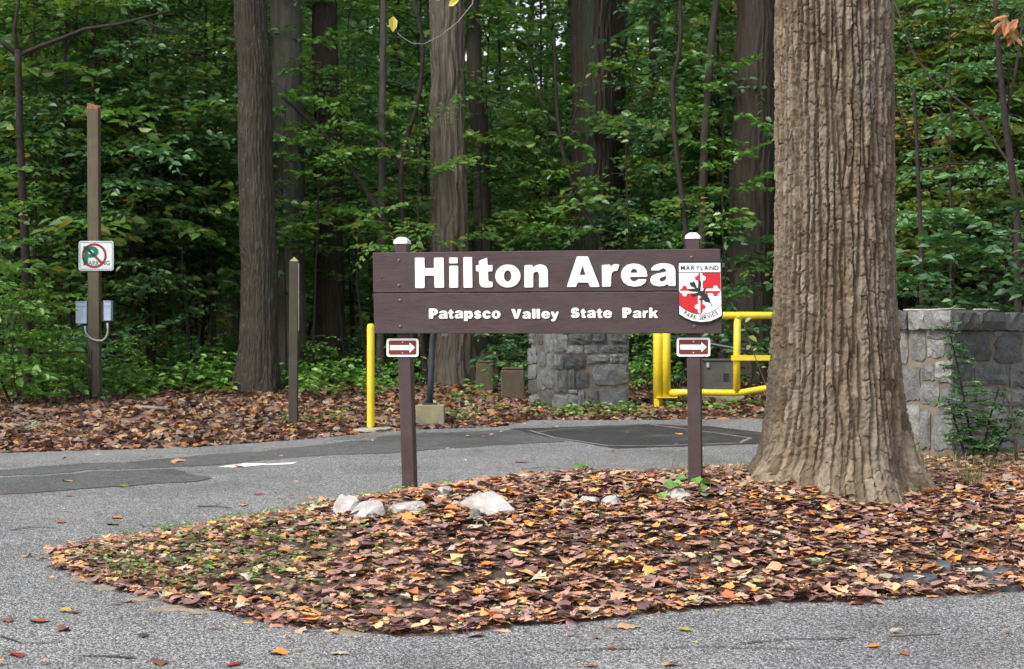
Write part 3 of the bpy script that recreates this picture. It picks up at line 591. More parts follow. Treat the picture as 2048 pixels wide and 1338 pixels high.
# small arrow plates on the posts
def rrect(x0, y0, x1, y1, r, n=5):
    o = []
    for cx, cy, a in ((x1 - r, y1 - r, 0), (x0 + r, y1 - r, 90), (x0 + r, y0 + r, 180), (x1 - r, y0 + r, 270)):
        o += [(cx + r * math.cos(math.radians(a + 90 * k / n)), cy + r * math.sin(math.radians(a + 90 * k / n))) for k in range(n + 1)]
    return o
def arrow_plate(x0, y0, x1, y1, lab, parent, skew):
    po = -TH + .004; G = lambda pts: [(x, y + skew * (x - x0)) for x, y in pts][::-1]
    pl = slab(MB(), G(rrect(x0, y0, x1, y1, 5)), po, .003).build('arrow_plate', M['white'], parent); pl['label'] = lab
    slab(MB(), G(rrect(x0 + 4.2, y0 + 4, x1 - 4.2, y1 - 4, 3.5)), po + .0008, .0005).build('plate_face', M['brownprint'], pl)
    cy = (y0 + y1) / 2; w = x1 - x0
    slab(MB(), G([(x0 + 7, cy - 4.9), (x1 - 18, cy - 4.9), (x1 - 18, cy - 10), (x1 - 7, cy), (x1 - 18, cy + 10), (x1 - 18, cy + 4.9), (x0 + 7, cy + 4.9)][::-1]), po + .0016, .0005).build('arrow', M['white'], pl)
    for sy in (y0 + 7.5, y1 - 7.5): disc(MB(), hit((x0 + x1) / 2, sy, po + .001), SN, .0042, .003, 8).build('screw', M['brass'], pl)
arrow_plate(773, 677, 837, 713.5, 'left arrow plate', postA, .0); arrow_plate(1353.5, 675.5, 1420.5, 713, 'right arrow plate', postB, .0)

# ------------------------------------------------------------------ roadside furniture
def gp(px, py): return surf_at(px, py)
b = gp(741.5, 860); t = empty('bollard', b, 'yellow painted steel bollard post at the road edge left of the sign', 'bollard')
pth = [b + V(0, 0, z) for z in (-.1, 0, .5, 1.06)] + [b + V(-.001, 0, 1.085), b + V(-.001, 0, 1.097)]
MB().tube(pth, [.0395, .0395, .0395, .0395, .034, .02], 20).build('pipe', M['yellow'], t, True)
MB().tube([b + V(0, 0, -.05), b + V(0, 0, .018), b + V(0, 0, .025)], [.24, .235, .20], 14, wob=lambda th, L: 1 + .12 * np.sin(3 * th + 1)).build('footing', M['concrete'], t, True)
b = gp(587, 850); t = empty('marker_post', b, 'slim brown wooden post with a mossy pointed top between road and dark oak', 'post')
w = .045
q = lambda z, dx, ww: [b + V(dx - ww, -ww, z), b + V(dx + ww, -ww, z), b + V(dx + ww, ww, z), b + V(dx - ww, ww, z)]
MB().hexa(q(-.2, -.005, w), q(1.70, .009, w)).build('shaft', M['mossypost'], t, bevel=.005)
MB().add(q(1.7005, .009, w) + [b + V(.009, 0, 1.745)], [(0, 1, 4), (1, 2, 4), (2, 3, 4), (3, 0, 4)]).build('point', m_wood('mossy_end_grain', (.22, .22, .09), (30, 30, 30), .3, .9), t)
MB().box(b + V(.058, -.03, 1.33), .008, .03, .70).build('edge_strip', M['greytwig'], t)
# wooden pole with sign and boxes
b = gp(190, 802); ppm = F / b[1]; t = empty('wooden_pole', b, 'tall weathered square timber pole with splintered top at left', 'pole'); w = .071
PT = 3.72
q = lambda z, ww: [b + V(-.013 * z / 3.8 - ww, -ww, z), b + V(-.013 * z / 3.8 + ww, -ww, z), b + V(-.013 * z / 3.8 + ww, ww, z), b + V(-.013 * z / 3.8 - ww, ww, z)]
MB().hexa(q(-.3, w), q(PT, w)).build('shaft', M['polewood'], t, bevel=.008)
top = q(PT + .0005, w * .96); hh = [.10, .03, .07, .09]
MB().hexa(top, [p + V(0, 0, h) * .9 for p, h in zip(top, hh)]).build('splintered_end', M['rotwood'], t, bevel=.006)
def P2(x, y, off): return at(130 + x / 5.577, 460 + y / 5.577, b[1] - off)
yb_ = w + .001
cpl = P2(346, 287, w); t2 = empty('parking_sign', cpl + V(0, 0, 0), 'white no parking sign with red ring on the wooden pole', 'sign')
def fl(name, pts, mat, parent, off, th=.0006):
    fr = [P2(x, y, w + off) for x, y in pts]; return MB().prism(fr[::-1], [p + V(0, th, 0) for p in fr[::-1]]).build(name, mat, parent)
plate = fl('plate', rrect(153, 123, 541, 452, 26), M['plate'], t2, .006, .004)
o1 = rrect(163, 137, 531, 441, 18); i1 = rrect(170, 144, 524, 434, 14); m = MB(); n = len(o1); m.add([P2(x, y, w + .0066) for x, y in o1 + i1], [(i, i + n, (i + 1) % n + n, (i + 1) % n) for i in range(n)]); m.build('border', M['signgreen'], plate)
v, f = glyph('P', .03, 0); x0, x1, y0, y1 = v[:, 0].min(), v[:, 0].max(), v[:, 1].min(), v[:, 1].max()
MB().add([P2(205 + (p[0] - x0) / (x1 - x0) * 170, 395 - (p[1] - y0) / (y1 - y0) * 215, w + .0068) for p in v], f).build('letter', M['signgreen'], plate)
v, f = glyph('ARKING', .022, 0, 1.05); x0, x1, y0, y1 = v[:, 0].min(), v[:, 0].max(), v[:, 1].min(), v[:, 1].max()
MB().add([P2(258 + (p[0] - x0) / (x1 - x0) * 242, 394 - (p[1] - y0) / (y1 - y0) * 50, w + .0068) for p in v], f).build('lettering', M['signgreen'], plate)
ro = circ(327, 287, 139, n=48); ri = circ(327, 287, 112, n=48); m = MB(); m.add([P2(x, y, w + .0075) for x, y in ro + ri], [(i, i + 48, (i + 1) % 48 + 48, (i + 1) % 48) for i in range(48)])
m.add([P2(x, y, w + .0074) for x, y in [(238, 218), (258, 198), (418, 358), (398, 378)]], [(0, 1, 2, 3)]); m.build('prohibition_ring', M['signred'], plate)
m = MB(); m.add([P2(x, y, w + .0078) for x, y in [(238, 218), (258, 198), (345, 285), (325, 305)]], [(0, 1, 2, 3)])
seg = [i for i in range(48) if 205 < (ro[i][0] + ri[i][0]) / 2 < 252 and ro[i][1] < 395]
for i in seg: m.add([P2(x, y, w + .0078) for x, y in (ro[i], ri[i], ri[(i + 1) % 48], ro[(i + 1) % 48])], [(0, 1, 2, 3)])
m.build('print_overlap', M['signredark'], plate)
def box3(mb, x0, y0, x1, y1, d0, d1):
    a = P2(x0, y0, 0); c = P2(x1, y1, 0); return mb.box(((a[0] + c[0]) / 2, b[1] - (d0 + d1) / 2, (a[2] + c[2]) / 2), abs(c[0] - a[0]), abs(d1 - d0), abs(c[2] - a[2]))
for nm, (x0, y0, x1, y1), lab, (bx0, bx1) in (('left', (135, 795, 258, 1045), 'larger pale blue electrical box on the left of the wooden pole', (258, 278)), ('right', (446, 790, 526, 1013), 'narrow pale blue electrical box on the right of the wooden pole', (402, 445))):
    a = P2((x0 + x1) / 2, y1, .02); e = empty('electrical_box', a, lab, 'electrical box', 'electrical boxes on the wooden pole')
    box3(MB(), x0, y0 + 12, x1, y1, -.05, .07).build('body', M['boxmetal'], e, bevel=.006)
    box3(MB(), x0 - 2, y0, x1 + 2, y0 + 11.5, -.055, .078).build('lid', M['boxmetal'], e, bevel=.004)
    box3(MB(), x0 + 8, y0 + 58, x1 - 8, y0 + 61, .0705, .074).build('door_seam', M['greymetal'], e)
    box3(MB(), bx0, y0 + 10, bx1, y1 + 10, -.04, .03).build('mounting_board', M['stumpwood'], e)
    box3(MB(), (x0 + x1) / 2 - 12, y1 + .5, (x0 + x1) / 2 + 12, y1 + 28, -.02, .02).build('fitting', M['darkmetal'], e)
cpts = [(220, 1072), (222, 1105), (232, 1145), (262, 1190), (305, 1220), (350, 1232), (405, 1236), (440, 1218), (465, 1180), (476, 1140), (477, 1095), (474, 1040)]
cp = [P2(x, y, .09) for x, y in cpts]; e = tag(MB().tube(cp, .011, 8).build('conduit_loop', M['conduit'], None, True, loc=cp[5]), 'looped grey flexible conduit joining the two boxes on the pole', 'conduit')
cp = [P2(236, 1050, .04), P2(245, 1250, .05), P2(282, 1340, .085), P2(283, 1600, .085), V(P2(283, 1600, .085)[0], b[1] - .085, b[2] - .02)]
tag(MB().tube(cp, .014, 8).build('down_cable', M['darkmetal'], None, True, loc=cp[-1]), 'dark cable running down the left side of the wooden pole', 'cable')
# gooseneck pedestal on its concrete block
b = gp(858, 852); t = empty('access_pedestal', b, 'black gooseneck intercom pedestal on a yellow-stained concrete block', 'pedestal')
MB().box(b + V(.01, .17, .07), .30, .34, .30).build('concrete_block', M['mossconc'], t, bevel=.012)
MB().box(b + V(-.0, .16, .228), .155, .155, .016).build('base_plate', M['darkmetal'], t, bevel=.003)
pp = [b + V(.0, .16, .236), b + V(.012, .16, .5), b + V(.025, .16, .80), b + V(.032, .155, .90)] + [b + V(.036 + .12 * (1 - math.cos(a)), .15 - .03 * math.sin(a), .93 + .12 * math.sin(a)) for a in np.linspace(.1, 1.4, 7)]
MB().tube(pp, .035, 4 if False else 12).build('gooseneck', M['darkmetal'], t, True)
MB().box(pp[-1] + V(.03, -.04, -.02), .08, .10, .16).build('keypad_box', M['greymetal'], t, bevel=.006)
# timber stumps
def stump(px0, px1, pyt, pyb, lab, dd=0, lean=0, name='timber_bollard'):
    b = gp((px0 + px1) / 2, pyb); k = b[1] / F; hh = (pyb - pyt) * k; r = (px1 - px0) * k / 2
    t = empty(name, b, lab, 'timber bollard', 'old timber bollards beside the stone pillar')
    q = lambda z, s, o: [b + V(o - r * s, 0, z), b + V(o + r * s, 0, z), b + V(o + r * s, 2 * r * s, z), b + V(o - r * s, 2 * r * s, z)]
    MB().hexa(q(-.1, 1, 0), q(hh - .03, 1, lean)).build('body', M['stumpwood'], t, bevel=.02)
    MB().hexa([p + V(0, 0, .0005) for p in q(hh - .03, .97, lean)], q(hh, .78, lean)).build('top', M['stumpwood'], t, bevel=.012)
stump(1003, 1051, 735, 800, 'short rotten timber bollard touching the left side of the stone pillar', lean=-.01)
stump(952, 988, 722, 785, 'grey timber bollard with flat top behind the small weeds'); stump(960, 998, 702, 772, 'dark square timber bollard farthest back left of the pillar')

# ------------------------------------------------------------------ stonework
def stone_mesh(c4, nrm, proud, seed, nx=5, ny=4):
    """irregular rock-faced block standing proud of the mortar; c4 = tl, tr, br, bl on the mortar face"""
    r = np.random.default_rng(seed); tl, tr, br, bl = c4; vs = []; ins = .02
    for ring in (0, 1):
        pass
    for j in range(ny + 1):
        for i in range(nx + 1):
            u, v = i / nx, j / ny; edge = i in (0, nx) or j in (0, ny); cor = i in (0, nx) and j in (0, ny)
            uu = .5 + (u - .5) * (1 - ins * 2); vv = .5 + (v - .5) * (1 - ins * 2)
            if cor: uu = .5 + (uu - .5) * .93; vv = .5 + (vv - .5) * .93
            uu += r.uniform(-.05, .05); vv += r.uniform(-.06, .06)
            p = (tl * (1 - uu) + tr * uu) * (1 - vv) + (bl * (1 - uu) + br * uu) * vv
            vs.append(p + nrm * (proud * r.uniform(.4, .8) if edge else proud * r.uniform(.6, 1.5)))
    k = nx + 1; f = [(j * k + i, (j + 1) * k + i, (j + 1) * k + i + 1, j * k + i + 1) for j in range(ny) for i in range(nx)]
    ring = [i for i in range(nx)] + [j * k + nx for j in range(ny)] + [ny * k + i for i in range(nx, 0, -1)] + [j * k for j in range(ny, 0, -1)]
    n0 = len(vs); cen = (tl + tr + br + bl) / 4
    for q in ring: p = vs[q]; vs.append(p + (p - cen) * .02 - nrm * (proud * .4 + .02))
    m = len(ring); f += [(ring[i], ring[(i + 1) % m], n0 + (i + 1) % m, n0 + i) for i in range(m)]
    return vs, f
def plane_hit(px, py, o, n):
    r = V((px - CX) / F, 1, -(py - CY) / F); e = V(0, 0, EYE); return e + r * (((o - e) @ n) / (r @ n))
def put_stone(parent, mat, c4, n, proud, seed, name='stone'):
    r = np.random.default_rng(seed + 5000); jit = lambda: (c4[1] - c4[0]) * r.uniform(-.035, .035) + (c4[3] - c4[0]) * r.uniform(-.05, .05)
    c4 = [p + jit() for p in c4]; v, f = stone_mesh(c4, n, proud * r.uniform(.45, 1.05), seed); m = MB(); m.add(v, f); o = m.build(name, mat, parent); return o
# right-hand wall with a projecting corner
wc = at(1905, 667, 11.7); wc[2] = 0; dl = V(-.62, .785, 0); dr = V(.86, .51, 0); dl /= np.linalg.norm(dl); dr /= np.linalg.norm(dr)
dr = V(dl[1], -dl[0], 0); nl = V(-dr[0], -dr[1], 0); nr = V(-dl[0], -dl[1], 0)
zb = surf(wc[0], wc[1]) - .12; zt = 1.5 + 9 / F * 11.7
wall = empty('stone_wall', wc + V(0, 0, surf(wc[0], wc[1])), 'grey mortared stone wall with thick capstones right of the big tree', 'stone wall')
LW, RW = 1.3, 3.2
cr = [wc, wc + dr * RW, wc + dr * RW + dl * LW, wc + dl * LW]
MB().hexa([p + V(0, 0, zb) for p in cr], [p + V(0, 0, zt) for p in cr]).build('mortar_core', M['mortar'], wall)
def wq(x0, y0, x1, y1, o, n): return [plane_hit(1780 + x / 3.825, 590 + y / 3.825, o, n) for x, y in ((x0, y0), (x1, y0), (x1, y1), (x0, y1))]
sd = 100
for rct in [(-60, 215, 55, 420), (-70, 430, 85, 560), (62, 212, 142, 525), (155, 278, 278, 495), (280, 255, 428, 335), (283, 343, 420, 475), (432, 262, 478, 490), (92, 558, 238, 810), (244, 528, 342, 655), (352, 500, 478, 672), (228, 676, 380, 845), (392, 700, 484, 915),
            (-40, 570, 84, 820), (133, 850, 232, 1145), (236, 880, 318, 1175), (324, 918, 482, 1195), (-30, 830, 125, 1150)]:
    put_stone(wall, M['stone'], wq(*rct, wc, nl), nl, .022, sd); sd += 1
for rct in [(482, 266, 765, 495), (775, 270, 1030, 312), (800, 318, 1012, 520), (1030, 300, 1180, 520), (482, 502, 635, 675), (650, 535, 900, 685), (905, 532, 1060, 705), (1075, 535, 1250, 700), (492, 690, 655, 890), (662, 700, 860, 840), (870, 720, 1060, 850), (1075, 715, 1260, 860), (494, 900, 705, 1065), (715, 852, 900, 1010), (910, 862, 1090, 1015), (1100, 870, 1270, 1020), (494, 1075, 760, 1230), (772, 1022, 1030, 1215), (1040, 1030, 1260, 1220), (1190, 290, 1330, 520)]:
    put_stone(wall, M['stone'], wq(*rct, wc, nr), nr, .022, sd); sd += 1
for k_, (z0_, z1_) in enumerate(((.02, .30), (.32, .55), (.57, .78), (.80, .97))):     # courses behind the big tree
    s_ = .66 + .05 * k_
    while s_ < LW - .02:
        e_ = min(LW, s_ + RNG.uniform(.16, .36)); zz_ = lambda q: zb + .1 + (zt - zb - .1) * q
        put_stone(wall, M['stone'], [wc + dl * e_ + V(0, 0, zz_(z1_)), wc + dl * s_ + V(0, 0, zz_(z1_)), wc + dl * s_ + V(0, 0, zz_(z0_)), wc + dl * e_ + V(0, 0, zz_(z0_))], nl, .02, sd); sd += 1; s_ = e_ + .025
capm = []
def capstone(s0, s1, d, n, hz0, hz1, seed):
    r = np.random.default_rng(seed); e = .05 + r.uniform(0, .02); back = .42
    q = []
    for z, ee, zz in ((hz0, e * .75, 0), ((hz0 + hz1) / 2, e, 0), (hz1, e * .85, 0)):
        for s in np.linspace(s0, s1, 5):
            q.append(wc + d * s + n * (ee + r.uniform(-.012, .012)) + V(0, 0, z + r.uniform(-.008, .008)))
    for s in np.linspace(s0, s1, 5): q.append(wc + d * s - n * back + V(0, 0, hz1 + r.uniform(0, .01)))
    for s in np.linspace(s0, s1, 5): q.append(wc + d * s - n * .03 + V(0, 0, hz0))
    f = []
    for a, b2 in ((0, 5), (5, 10), (10, 15), (20, 0)):
        for i in range(4): f.append((a + i, a + i + 1, b2 + i + 1, b2 + i))
    f += [(0, 5, 10, 15, 20), (4, 24, 19, 14, 9)]
    o = MB().add(q, f).build('capstone', M['stone'], wall); return o
zc0, zc1 = zt + .001, 1.5 + 45 / F * 11.7
x = -.03
for i, wd in enumerate((.24, .15, .13, .22, .17, .25)): capstone(x + .004, x + wd - .004, dl, nl, zc0, zc1, 300 + i); x += wd
x = -.03
for i, wd in enumerate((.24, .07, .30, .26, .33, .28, .4, .4, .4, .4)): capstone(x + .004, x + wd - .004, dr, nr, zc0 - .008, zc1 - .01, 320 + i); x += wd
# stone pillar behind the sign
pc = gp(1107, 820); dpl = V(-math.sin(.40), math.cos(.40), 0); dpr = V(math.cos(.40) , math.sin(.40), 0)
ang = math.radians(15); dpr = V(math.cos(ang), math.sin(ang), 0); dpl = V(-math.sin(ang), math.cos(ang), 0); npl = -dpr; npr = -dpl
pillar = empty('stone_pillar', pc, 'square grey stone gate pillar behind the sign', 'stone pillar')
z0 = pc[2] - .1; z1 = pc[2] + 1.42; WL, WR = .98, .935
cr = [pc, pc + dpr * WR, pc + dpr * WR + dpl * WL, pc + dpl * WL]
MB().hexa([V(p[0], p[1], z0) for p in cr], [V(p[0], p[1], z1) for p in cr]).build('mortar_core', M['pmortar'], pillar)
def pq(x0, y0, x1, y1, n): return [plane_hit(1030 + x / 6.08, 640 + y / 6.08, pc, n) for x, y in ((x0, y0), (x1, y0), (x1, y1), (x0, y1))]
for rct in [(170, 165, 262, 292), (275, 160, 345, 305), (362, 165, 466, 395), (165, 345, 272, 530), (282, 370, 380, 560), (388, 410, 466, 600), (165, 540, 270, 725), (276, 580, 466, 850), (165, 735, 290, 900), (300, 860, 462, 1060), (165, 910, 292, 1080), (170, -40, 300, 150), (310, -60, 466, 150), (170, -220, 466, -70)]:
    put_stone(pillar, M['pstone'], pq(*rct, npl), npl, .022, sd); sd += 1
for rct in [(472, 168, 640, 395), (652, 150, 925, 285), (938, 150, 1115, 285), (1165, 165, 1372, 285), (620, 305, 832, 412), (840, 305, 1003, 405), (1028, 305, 1215, 398), (1232, 305, 1372, 392), (590, 425, 855, 598), (862, 425, 1135, 525), (1255, 400, 1372, 522), (474, 415, 582, 598), (474, 615, 632, 880), (740, 635, 900, 825), (945, 530, 1372, 795), (474, 905, 765, 1090), (650, 845, 752, 895), (850, 870, 1018, 1130), (1030, 830, 1372, 1100), (1150, 405, 1245, 520), (645, 610, 730, 835), (765, 850, 845, 1070),
            (474, -20, 700, 150), (710, -30, 940, 140), (950, -30, 1180, 135), (1190, -20, 1372, 150), (474, -220, 800, -40), (810, -220, 1100, -40), (1110, -220, 1372, -40)]:
    put_stone(pillar, M['pstone'], pq(*rct, npr), npr, .024, sd); sd += 1
cap = [p + (p - (pc + dpr * WR / 2 + dpl * WL / 2)) * .1 for p in cr]
MB().hexa([V(p[0], p[1], z1 + .001) for p in cap], [V(p[0], p[1], z1 + .12) for p in cap]).build('capstone', M['pstone'], pillar, bevel=.02)

# ------------------------------------------------------------------ yellow gate, cabinet behind it
gb = gp(1318, 815); GD = gb[1]
def G(px, py, dd=0): return at(px, py, GD + dd)
gate = empty('swing_gate', gb, 'yellow pipe swing gate with bent lower rail between sign and big tree', 'gate')
MB().tube([G(1316, 818), G(1316, 700), G(1316, 612)], .060, 18).build('hinge_post', M['yellow'], gate, True)
MB().tube([G(1333, 793, -.03), G(1333, 700, -.03), G(1333, 618, -.03)], .049, 18).build('gate_upright', M['yellow'], gate, True)
MB().tube([G(1333, 631, -.03), G(1480, 631, -.03), G(1740, 631, -.03)], .044, 16).build('top_rail', M['yellow'], gate, True)
MB().tube([G(1333, 785, -.03), G(1400, 785, -.03), G(1470, 786, -.03), G(1485, 785, -.03), G(1560, 772, -.03), G(1740, 735, -.03)], .040, 16).build('bottom_rail', M['yellow'], gate, True)
MB().tube([G(1473, 785, -.03), G(1474, 700, -.03), G(1475, 631, -.03)], .044, 16).build('gate_upright', M['yellow'], gate, True)
MB().tube([G(1738, 735, -.03), G(1738, 631, -.03)], .044, 16).build('gate_upright', M['yellow'], gate, True)
c = (G(1463, 717, -.085) + G(1740, 715, -.085)) / 2; MB().box(c, 277 / F * GD, .02, .065).build('middle_bar', M['yellow'], gate, bevel=.004)
c = G(1333, 794.5, -.02); MB().box(c, .25, .16, .014).build('hinge_bracket', M['yellow'], gate, bevel=.003)
c = G(1313, 803, -.02); MB().box(c + V(0, 0, -.03), .06, .10, .12).build('hinge_foot', M['yellow'], gate, bevel=.006)
cb = gp(1435, 800); cb = V(cb[0], GD + .9, floor_z(np.array([cb[0]]), np.array([GD + .9]))[0]); k = (GD + .9) / F
cab = empty('equipment_cabinet', cb, 'dull grey metal equipment cabinet with vents behind the yellow gate', 'cabinet')
zc = at(1435, 790, GD + .9)[2]; hc = 68 * k; wc_ = 62 * k
MB().box(cb + V(0, .2, zc + hc / 2 - cb[2]), wc_, .4, hc).build('body', M['greymetal'], cab, bevel=.008)
MB().box(cb + V(0, .2, zc + hc + .012 - cb[2]), wc_ + .02, .43, .022).build('lid', M['greymetal'], cab, bevel=.006)
MB().box(cb + V(0, .2, (zc - cb[2]) / 2 - .05), wc_ + .2, .7, zc - cb[2] + .098).build('slab', M['concrete'], cab, bevel=.01)
for i in range(4): MB().box(cb + V(.085, -.0035, zc + hc * .62 - cb[2] - i * .028), .07, .006, .010).build('vent', M['black'], cab)
MB().box(cb + V(-wc_ / 2 + .05, -.012, zc + hc * .88 - cb[2]), .03, .025, .06).build('latch', M['conduit'], cab, bevel=.003)
hp = [G(1352, 822, .3), G(1350, 805, .3), G(1356, 780, .35), G(1366, 755, .4), G(1368, 735, .5)]
tag(MB().tube(hp, .016, 8).build('hose', M['rubber'], None, True, loc=hp[0]), 'black hose rising from the ground beside the gate hinge', 'hose')
hp = [at(1330, 672, GD + 1.6), at(1420, 688, GD + 1.3), at(1470, 697, GD + 1.1), at(1500, 701, GD + 1.0)]
pr = empty('grey_rail', [hp[2][0], hp[2][1], surf(hp[2][0], hp[2][1])], 'thin grey steel rail slanting behind the yellow gate', 'rail')
MB().tube(hp, .022, 8).build('rail', M['darkmetal'], pr, True); MB().tube([V(hp[0][0], hp[0][1], hp[0][2]), V(hp[0][0], hp[0][1], surf(hp[0][0], hp[0][1]))], .025, 8).build('support', M['darkmetal'], pr, True)
# ------------------------------------------------------------------ stones on the mound
ROCKS = []
def rock(px0, py0, px1, py1, d, lab, seed, mat='rock', cat='stone', group='white stones on the leafy mound', flat=.7, name='white_stone', sub=3):
    import bmesh
    r = np.random.default_rng(seed); bm = bmesh.new(); bmesh.ops.create_icosphere(bm, subdivisions=sub, radius=1)
    v = np.array([x.co[:] for x in bm.verts]); f = [tuple(x.index for x in q.verts) for q in bm.faces]; bm.free()
    for _ in range(9):      # knock flat facets off
        n = r.normal(size=3); n /= np.linalg.norm(n); n[2] = abs(n[2]); h = r.uniform(.42, .72); s = v @ n; v = v - np.outer(np.maximum(s - h, 0), n)
    v *= (1 + .34 * fbm(v[:, 0] * 2.2 + seed, v[:, 1] * 2.2 + v[:, 2] * 1.7, seed))[:, None]
    py0 += .16 * (py1 - py0); d = surf_at((px0 + px1) / 2, py1 + 3)[1] + .05; c = (at(px0, py1, d) + at(px1, py0, d)) / 2; wx = (px1 - px0) / F * d / 2; wz = (py1 - py0) / F * d
    v = v - (v.max(0) + v.min(0)) / 2; v /= np.abs(v).max(0)
    ROCKS.append((c[0], d, wx * 1.0, wx * flat + .05)); v = v * V(wx, wx * flat, wz * .75); zt = at(px0, py0, d)[2]
    loc = V(c[0], d, zt - wz * .75)
    me = mesh_np(name, v, np.array(f), M[mat], False); o = obj_np(name, me, None, loc); return tag(o, lab, cat, group)
rock(664, 981, 722, 1030, 8.75, 'tall white stone at the left end of the stone row', 1); rock(701, 995, 776, 1034, 8.65, 'blocky white stone second from the left in the row', 2)
rock(776, 999, 862, 1026, 8.7, 'low flat white stone under the left sign post', 3); rock(872, 968, 904, 991, 9.0, 'small white stone standing apart behind the row', 4)
rock(918, 977, 1036, 1024, 8.75, 'largest white stone with a peaked top, in the middle of the mound', 5); rock(897, 997, 922, 1016, 8.7, 'tiny white stone against the left of the largest stone', 6)
rock(935, 1013, 962, 1042, 8.55, 'small grey stone in front of the largest white stone', 7, 'stone'); rock(1152, 988, 1200, 1010, 8.75, 'half buried white stone between the sign posts', 8)
rock(1198, 987, 1242, 1012, 8.7, 'half buried pale stone right of its twin between the posts', 9); rock(1322, 971, 1386, 1000, 8.8, 'white stone under the right sign post behind green vine', 10)
rock(1110, 997, 1150, 1014, 8.6, 'low white stone sliver nearly covered by leaves between the posts', 12)
def slabstone(px, py, w, dpt, h, lab, mat, seed, cat='edging stone', group='flat stones edging the mound', name='edging_stone'):
    p = surf_at(px, py); r = np.random.default_rng(seed); n = 13; fr = []; bk = []
    sl = (surf(p[0], p[1] + .1) - surf(p[0], p[1] - .1)) / .2
    for i in range(n):
        a = 2 * math.pi * i / n; q = r.uniform(.6, 1.15); x, y = math.cos(a) * w / 2 * q, math.sin(a) * dpt / 2 * q
        bk.append(V(x, y, -.04 + sl * y * .5)); fr.append(V(x * .94, y * .94, h + sl * y * .5 + r.uniform(-.004, .004)))
    o = MB().prism([q + p for q in fr], [q + p for q in bk]).build(name, M[mat], None, loc=p, bevel=.006); return tag(o, lab, cat, group)
for i, (px, py, w, dp, lab, mat) in enumerate([(175, 1160, .22, .16, 'tan edging stone at the left tip of the mound', 'tanstone'), (225, 1177, .26, .14, 'tan edging stone second from the left tip', 'tanstone'), (300, 1196, .2, .14, 'tan edging stone by the grass tuft', 'tanstone'), (345, 1218, .26, .16, 'long tan edging stone at the lower left of the mound', 'tanstone'), (400, 1226, .18, .12, 'small tan edging stone at the lower left bend', 'tanstone'), (730, 1266, .36, .16, 'wide tan edging stone at the nearest edge of the mound', 'tanstone'),
                                          (1830, 1165, .24, .15, 'dark slate slab nearest the road at right', 'slate'), (1873, 1137, .17, .16, 'dark slate slab above the nearest slab at right', 'slate'), (1975, 1148, .34, .14, 'greenish slate slab near the right frame edge', 'slate'), (1990, 1178, .3, .12, 'low slate slab at the road edge far right', 'slate')]):
    slabstone(px, py, w, dp, .004 if mat == 'tanstone' else .03, lab, mat, 50 + i)

# ------------------------------------------------------------------ leaves (built as arrays)
def leaf_arrays(P, D, N, L, W, fold=.25, shape=(.30, .92, .66, .80)):
    """two folded quads per leaf: base, two stations, tip"""
    n = len(P); D = D / (np.linalg.norm(D, axis=1)[:, None] + 1e-9); S = np.cross(D, N); S /= np.linalg.norm(S, axis=1)[:, None] + 1e-9; U = np.cross(S, D)
    a, wa, b2, wb = shape; L = L[:, None]; W = W[:, None] / 2
    v = np.stack([P, P + D * L * a + S * W * wa + U * W * fold, P + D * L * b2 + S * W * wb + U * W * fold * .6, P + D * L - U * L * .12, P + D * L * b2 - S * W * wb + U * W * fold * .6, P + D * L * a - S * W * wa + U * W * fold], 1).reshape(-1, 3)
    i = np.arange(n)[:, None] * 6; f = np.concatenate([i + np.array([[0, 1, 2, 3]]), i + np.array([[0, 3, 4, 5]])]); return v, f
def rv(n, s=1.0): return RNG.normal(0, s, (n, 3))
class Sprays:
    def __init__(s): s.P = []; s.D = []; s.N = []; s.L = []; s.wood = MB()
    def twig(s, a, d, ln, leafL, step, droop=.25, flat=.5):
        n = max(2, int(ln / step)); t = (np.arange(n) + RNG.uniform(.2, .8, n)) / n
        d = d / np.linalg.norm(d); side = np.cross(d, V(0, 0, 1)); side /= np.linalg.norm(side) + 1e-9
        p = a + d * (t * ln)[:, None] - V(0, 0, 1) * (droop * ln * t ** 2)[:, None]
        sg = np.where(np.arange(n) % 2 == 0, 1, -1)[:, None]
        dd = d * .6 + side * sg * .85 - V(0, 0, .18) + rv(n, .22)
        nn = V(0, 0, 1) + rv(n, flat); k = RNG.random(n) < .9
        s.P.append(p[k]); s.D.append(dd[k]); s.N.append(nn[k]); s.L.append(leafL * RNG.uniform(.65, 1.2, n)[k])
        return a + d * ln - V(0, 0, droop * ln)
    def branch(s, a, d, ln, leafL, step=.055, r0=.012, twigs=True, droop=.18, lo=.25):
        d = d / np.linalg.norm(d); m = 6; ts = np.linspace(0, 1, m); path = [a + d * ln * t - V(0, 0, droop * ln * t * t) + rv(1, .02 * ln)[0] * (t > 0) for t in ts]
        s.wood.tube(path, [max(.003, r0 * (1 - .8 * t)) for t in ts], 4, False)
        side = np.cross(d, V(0, 0, 1)); side /= np.linalg.norm(side) + 1e-9
        if twigs:
            for t in np.arange(lo, 1.0, .13):
                p = a + d * ln * t - V(0, 0, droop * ln * t * t)
                for sg in (1, -1):
                    if RNG.random() < .88: s.twig(p, d * .65 + side * sg * RNG.uniform(.6, 1.1) + V(0, 0, RNG.uniform(-.1, .2)), ln * RNG.uniform(.28, .5) * (1.15 - .6 * t), leafL, step)
        s.twig(path[-2], np.array(path[-1]) - np.array(path[-2]), ln * .4, leafL, step)
    def mesh(s, name, mat, wr=.6):
        P, D, N, L = np.concatenate(s.P), np.concatenate(s.D), np.concatenate(s.N), np.concatenate(s.L)
        v, f = leaf_arrays(P, D, N, L, L * wr); return mesh_np(name, v, f, mat, False)
